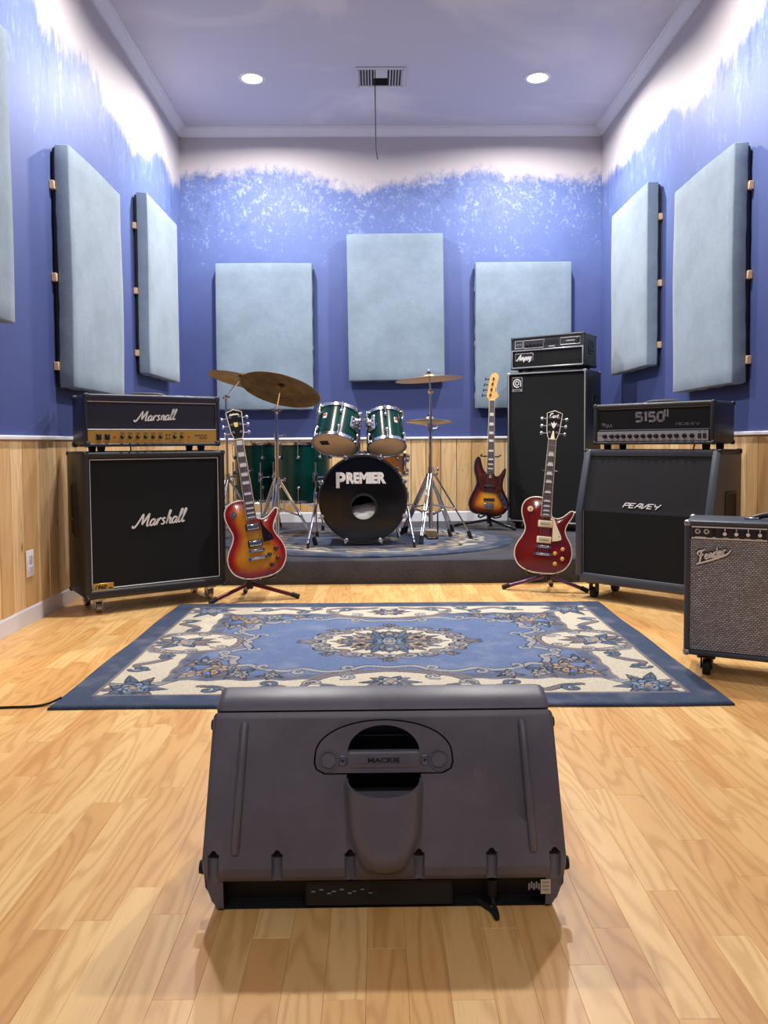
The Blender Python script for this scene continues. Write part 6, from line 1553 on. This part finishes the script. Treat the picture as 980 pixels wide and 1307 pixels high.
single_cut('electric_guitar', 'wine red single-cutaway electric guitar with cream pickguard on a stand', GR_M, WINE, WINESIDE, IVORY, IVORY, AMBER, art_wine, 'cream')

JB = [(0.0, 0.002), (0.06, -0.004), (0.115, 0.018), (0.148, 0.058), (0.155, 0.100), (0.140, 0.145), (0.115, 0.195), (0.104, 0.235), (0.108, 0.285), (0.124, 0.335), (0.128, 0.372), (0.118, 0.384), (0.104, 0.366), (0.086, 0.336), (0.064, 0.318), (0.040, 0.318), (0.032, 0.330), (0.030, 0.345), (-0.030, 0.345), (-0.042, 0.350), (-0.056, 0.372), (-0.068, 0.410), (-0.080, 0.455), (-0.098, 0.468), (-0.116, 0.452), (-0.128, 0.410), (-0.128, 0.360), (-0.114, 0.305), (-0.108, 0.262), (-0.122, 0.212), (-0.148, 0.160), (-0.166, 0.105), (-0.160, 0.055), (-0.128, 0.022), (-0.07, 0.008)]
def bass():
    t = thing('bass_guitar', 'dark sunburst bass guitar with tortoiseshell pickguard on a stand on the stage', 'guitar', M=pose((0.879, 6.10, 0.268), 0.05, R(9), R(3.0), 0.985))
    TH = 0.044
    P, bo = body_mesh(t, JB, TH, THREEB, DARKSIDE, arch=0.002, reach=0.115)
    nut, bridge, end = 0.925, 0.085, 0.330
    b = MB(); b.prism([(-0.031, end), (0.031, end), (0.0195, nut), (-0.0195, nut)], -0.036, -0.030); fb = b.build('fretboard', ROSEWOOD, t)
    b = MB()
    for s in (-1, 1): b.tube([(s * 0.031, -0.034, end), (s * 0.0197, -0.034, nut)], 0.002, 6)
    b.build('neck_binding', CREAMB, fb)
    fz = frets_z(nut, bridge, 20); fr = [nut] + fz; hw = lambda z: 0.0195 + 0.0115 * (nut - z) / (nut - end)
    b = MB(); [b.box((0, -0.0365, z), (2 * hw(z), 0.0018, 0.0024)) for z in fz if z > end]; b.build('frets', CHROME, fb, smooth=False)
    for k in (3, 5, 7, 9, 12, 15, 17, 19):
        a, c = fr[k - 1], fr[k]; zc = (a + c) / 2; b = MB(); b.box((0, -0.0362, zc), (hw(zc) * 1.3, 0.001, (a - c) * 0.6)); b.build('inlay', PEARL, fb, smooth=False)
    b = MB(); b.tube([(0, 0, 0.30), (0, 0, nut)], [0.028, 0.0185], 14, M=T((0, -0.0125, 0)) @ Matrix.Diagonal((1, 0.64, 1, 1))); b.build('neck', MAPLEN, t)
    HM = T((0, -0.026, nut))
    hs = [(-0.020, -0.01), (0.020, -0.01), (0.026, 0.010), (0.046, 0.030), (0.056, 0.044), (0.046, 0.058), (0.036, 0.090), (0.038, 0.130), (0.046, 0.165), (0.052, 0.195), (0.046, 0.218), (0.026, 0.230), (0.002, 0.224), (-0.014, 0.200), (-0.024, 0.150), (-0.034, 0.085), (-0.040, 0.050), (-0.038, 0.022), (-0.026, 0.008)]
    b = MB(); b.prism([(p.x, p.y) for p in catmull([(a, c, 0) for a, c in hs], 3, True)], -0.004, 0.012, M=HM); hd = b.build('headstock', MAPLEN, t)
    b = MB(); b.rbox((0, -0.033, nut + 0.003), (0.040, 0.008, 0.005), 0.001, 1); b.build('nut', IVORY, t)
    for z in (0.045, 0.090, 0.135, 0.180):
        x = -0.026 + (z - 0.05) * 0.18
        q = MB(); q.cyl((x + 0.012, -0.004, z), (x + 0.012, -0.018, z), 0.008, n=12); q.cyl((x, 0.02, z), (x - 0.038, 0.02, z), 0.004, n=6); q.rbox((x - 0.046, 0.02, z), (0.010, 0.010, 0.026), 0.003, 1); q = q.build('tuner', DARKMETAL, t); q.matrix_basis = HM
    q = MB(); pts = catmull([(0.030, 0.075 + k * 0.008, 0) for k in range(5)], 3); q.ribbon([(p.x, p.y) for p in pts], 0.004, 0.001, M=HM @ T((0, -0.004, 0))); q.build('decal', DARKSIDE, hd)
    gp = [(-0.030, 0.345), (-0.062, 0.330), (-0.086, 0.290), (-0.092, 0.245), (-0.080, 0.205), (-0.044, 0.188), (0.030, 0.180), (0.082, 0.180), (0.090, 0.225), (0.092, 0.280), (0.108, 0.330), (0.112, 0.360), (0.094, 0.338), (0.066, 0.312), (0.038, 0.310), (0.032, 0.330)]
    b = MB(); b.prism([(p.x, p.y) for p in catmull([(a, c, 0) for a, c in gp], 3, True)], -0.0285, -0.0240); b.build('pickguard', TORT, t)
    b = MB(); cp = [(0.060, 0.184), (0.078, 0.192), (0.096, 0.176), (0.128, 0.118), (0.140, 0.085), (0.136, 0.062), (0.118, 0.058), (0.104, 0.075), (0.080, 0.130), (0.060, 0.160)]
    b.prism([(p.x, p.y) for p in catmull([(a, c, 0) for a, c in cp], 3, True)], -0.0280, -0.0245); pl = b.build('control_plate', CHROME, t)
    for x, z in ((0.080, 0.165), (0.100, 0.132), (0.118, 0.098)):
        b = MB(); knob(b, x, z, -0.028, 0.009, 0.014); b.build('knob', BLACK, pl)
    for z, w_ in ((0.232, 0.085), (0.128, 0.090)):
        b = MB(); b.rbox((-0.005, -0.030, z), (w_, 0.012, 0.022), 0.006, 2); b.build('pickup', BLACK, t)
    b = MB(); b.rbox((-0.004, -0.028, bridge - 0.012), (0.078, 0.008, 0.048), 0.003, 1)
    for i in range(4): b.cyl((-0.030 + i * 0.017, -0.034, bridge - 0.012), (-0.030 + i * 0.017, -0.034, bridge + 0.014), 0.006, n=10)
    b.build('bridge', CHROME, t)
    b = MB()
    for i in range(4): b.tube([(-0.030 + i * 0.017, -0.036, bridge - 0.03), (-0.030 + i * 0.017, -0.042, bridge + 0.01), (-0.014 + i * 0.0095, -0.040, nut + 0.003)], 0.0012, 4)
    b.build('strings', STRING, t)
    return t
BS = bass()

# guitar stands: tubular tripod, yoke under the body, fork behind the neck
def guitar_stand(label, G, hub, feet, zf, tube_m, neck_z, fork=0.05, s=0.945):
    """G = pose of the guitar that it holds; hub and feet in the room"""
    H = Vector(hub); t = thing('guitar_stand', label, 'stand', (H.x, H.y, zf), group='tubular guitar stands')
    o = Vector((H.x, H.y, zf)); loc = lambda p: Vector(p) - o
    for f in feet:
        f = Vector(f); b = MB(); hubp = H + (Vector((f.x, f.y, H.z)) - H).normalized() * 0.012
        b.tube([hubp, f + Vector((0, 0, 0.014))], 0.0105, 12, M=T(-o)); lg = b.build('leg', tube_m, t)
        d = (f - hubp).normalized(); b = MB(); b.cyl(f + Vector((0, 0, 0.014)) - d * 0.035, f + Vector((0, 0, 0.0135)) + d * 0.010, 0.0135, n=12, M=T(-o)); b.build('rubber_foot', RUBBER, lg)
    bk = lambda x, z, y: G @ Vector((x, y, z))
    b = MB(); b.cyl(H - Vector((0, 0, 0.025)), H + Vector((0, 0, 0.03)), 0.018, n=14, M=T(-o)); b.build('hub', BLACK, t)
    b = MB(); up0 = bk(0, 0.02, 0.075); up1 = bk(0, neck_z, 0.065)
    b.tube([H, H.lerp(up0, 0.6), up0, up1], 0.009, 10, M=T(-o)); b.build('upright', tube_m, t)
    b = MB(); b.tube([up1, bk(0, neck_z + 0.01, 0.03)], 0.007, 8, M=T(-o)); b.tube([bk(-fork, neck_z + 0.012, -0.050), bk(-fork, neck_z + 0.010, 0.02), bk(0, neck_z + 0.01, 0.03), bk(fork, neck_z + 0.010, 0.02), bk(fork, neck_z + 0.012, -0.050)], 0.006, 8, M=T(-o)); b.build('neck_fork', BLACK, t)
    for sx in (-1, 1):
        b = MB(); z_ = -0.012 + 0.012
        b.tube([bk(0, 0.015, 0.075), bk(sx * 0.060, -0.013, 0.055), bk(sx * 0.085, -0.008, 0.0), bk(sx * 0.087, -0.006, -0.040), bk(sx * 0.088, 0.008, -0.052)], 0.0065, 8, M=T(-o)); b.build('yoke_arm', BLACK, t)
    return t
REDTUBE = mat('dark_red_tube', (92, 40, 52), 0.28, 0.6)
BLUTUBE = mat('plum_blue_tube', (100, 74, 104), 0.25, 0.8)
guitar_stand('dark red tubular guitar stand under the cherry sunburst guitar', GL_M, (-0.690, 4.235, 0.085), ((-0.875, 4.105, 0), (-0.432, 4.245, 0), (-0.745, 4.42, 0)), 0.0, REDTUBE, 0.60)
guitar_stand('dark chrome tubular guitar stand under the wine red guitar', GR_M, (0.965, 4.395, 0.088), ((0.730, 4.462, 0), (1.172, 4.330, 0), (1.020, 4.55, 0)), 0.0, BLUTUBE, 0.60)
guitar_stand('black tubular guitar stand under the bass guitar on the stage', BS.matrix_world.copy(), (0.890, 6.165, 0.230), ((0.645, 6.36, ZS), (1.075, 6.06, ZS), (0.94, 6.42, ZS)), ZS, DARKMETAL, 0.47, 0.075)
bpy.context.view_layer.update()
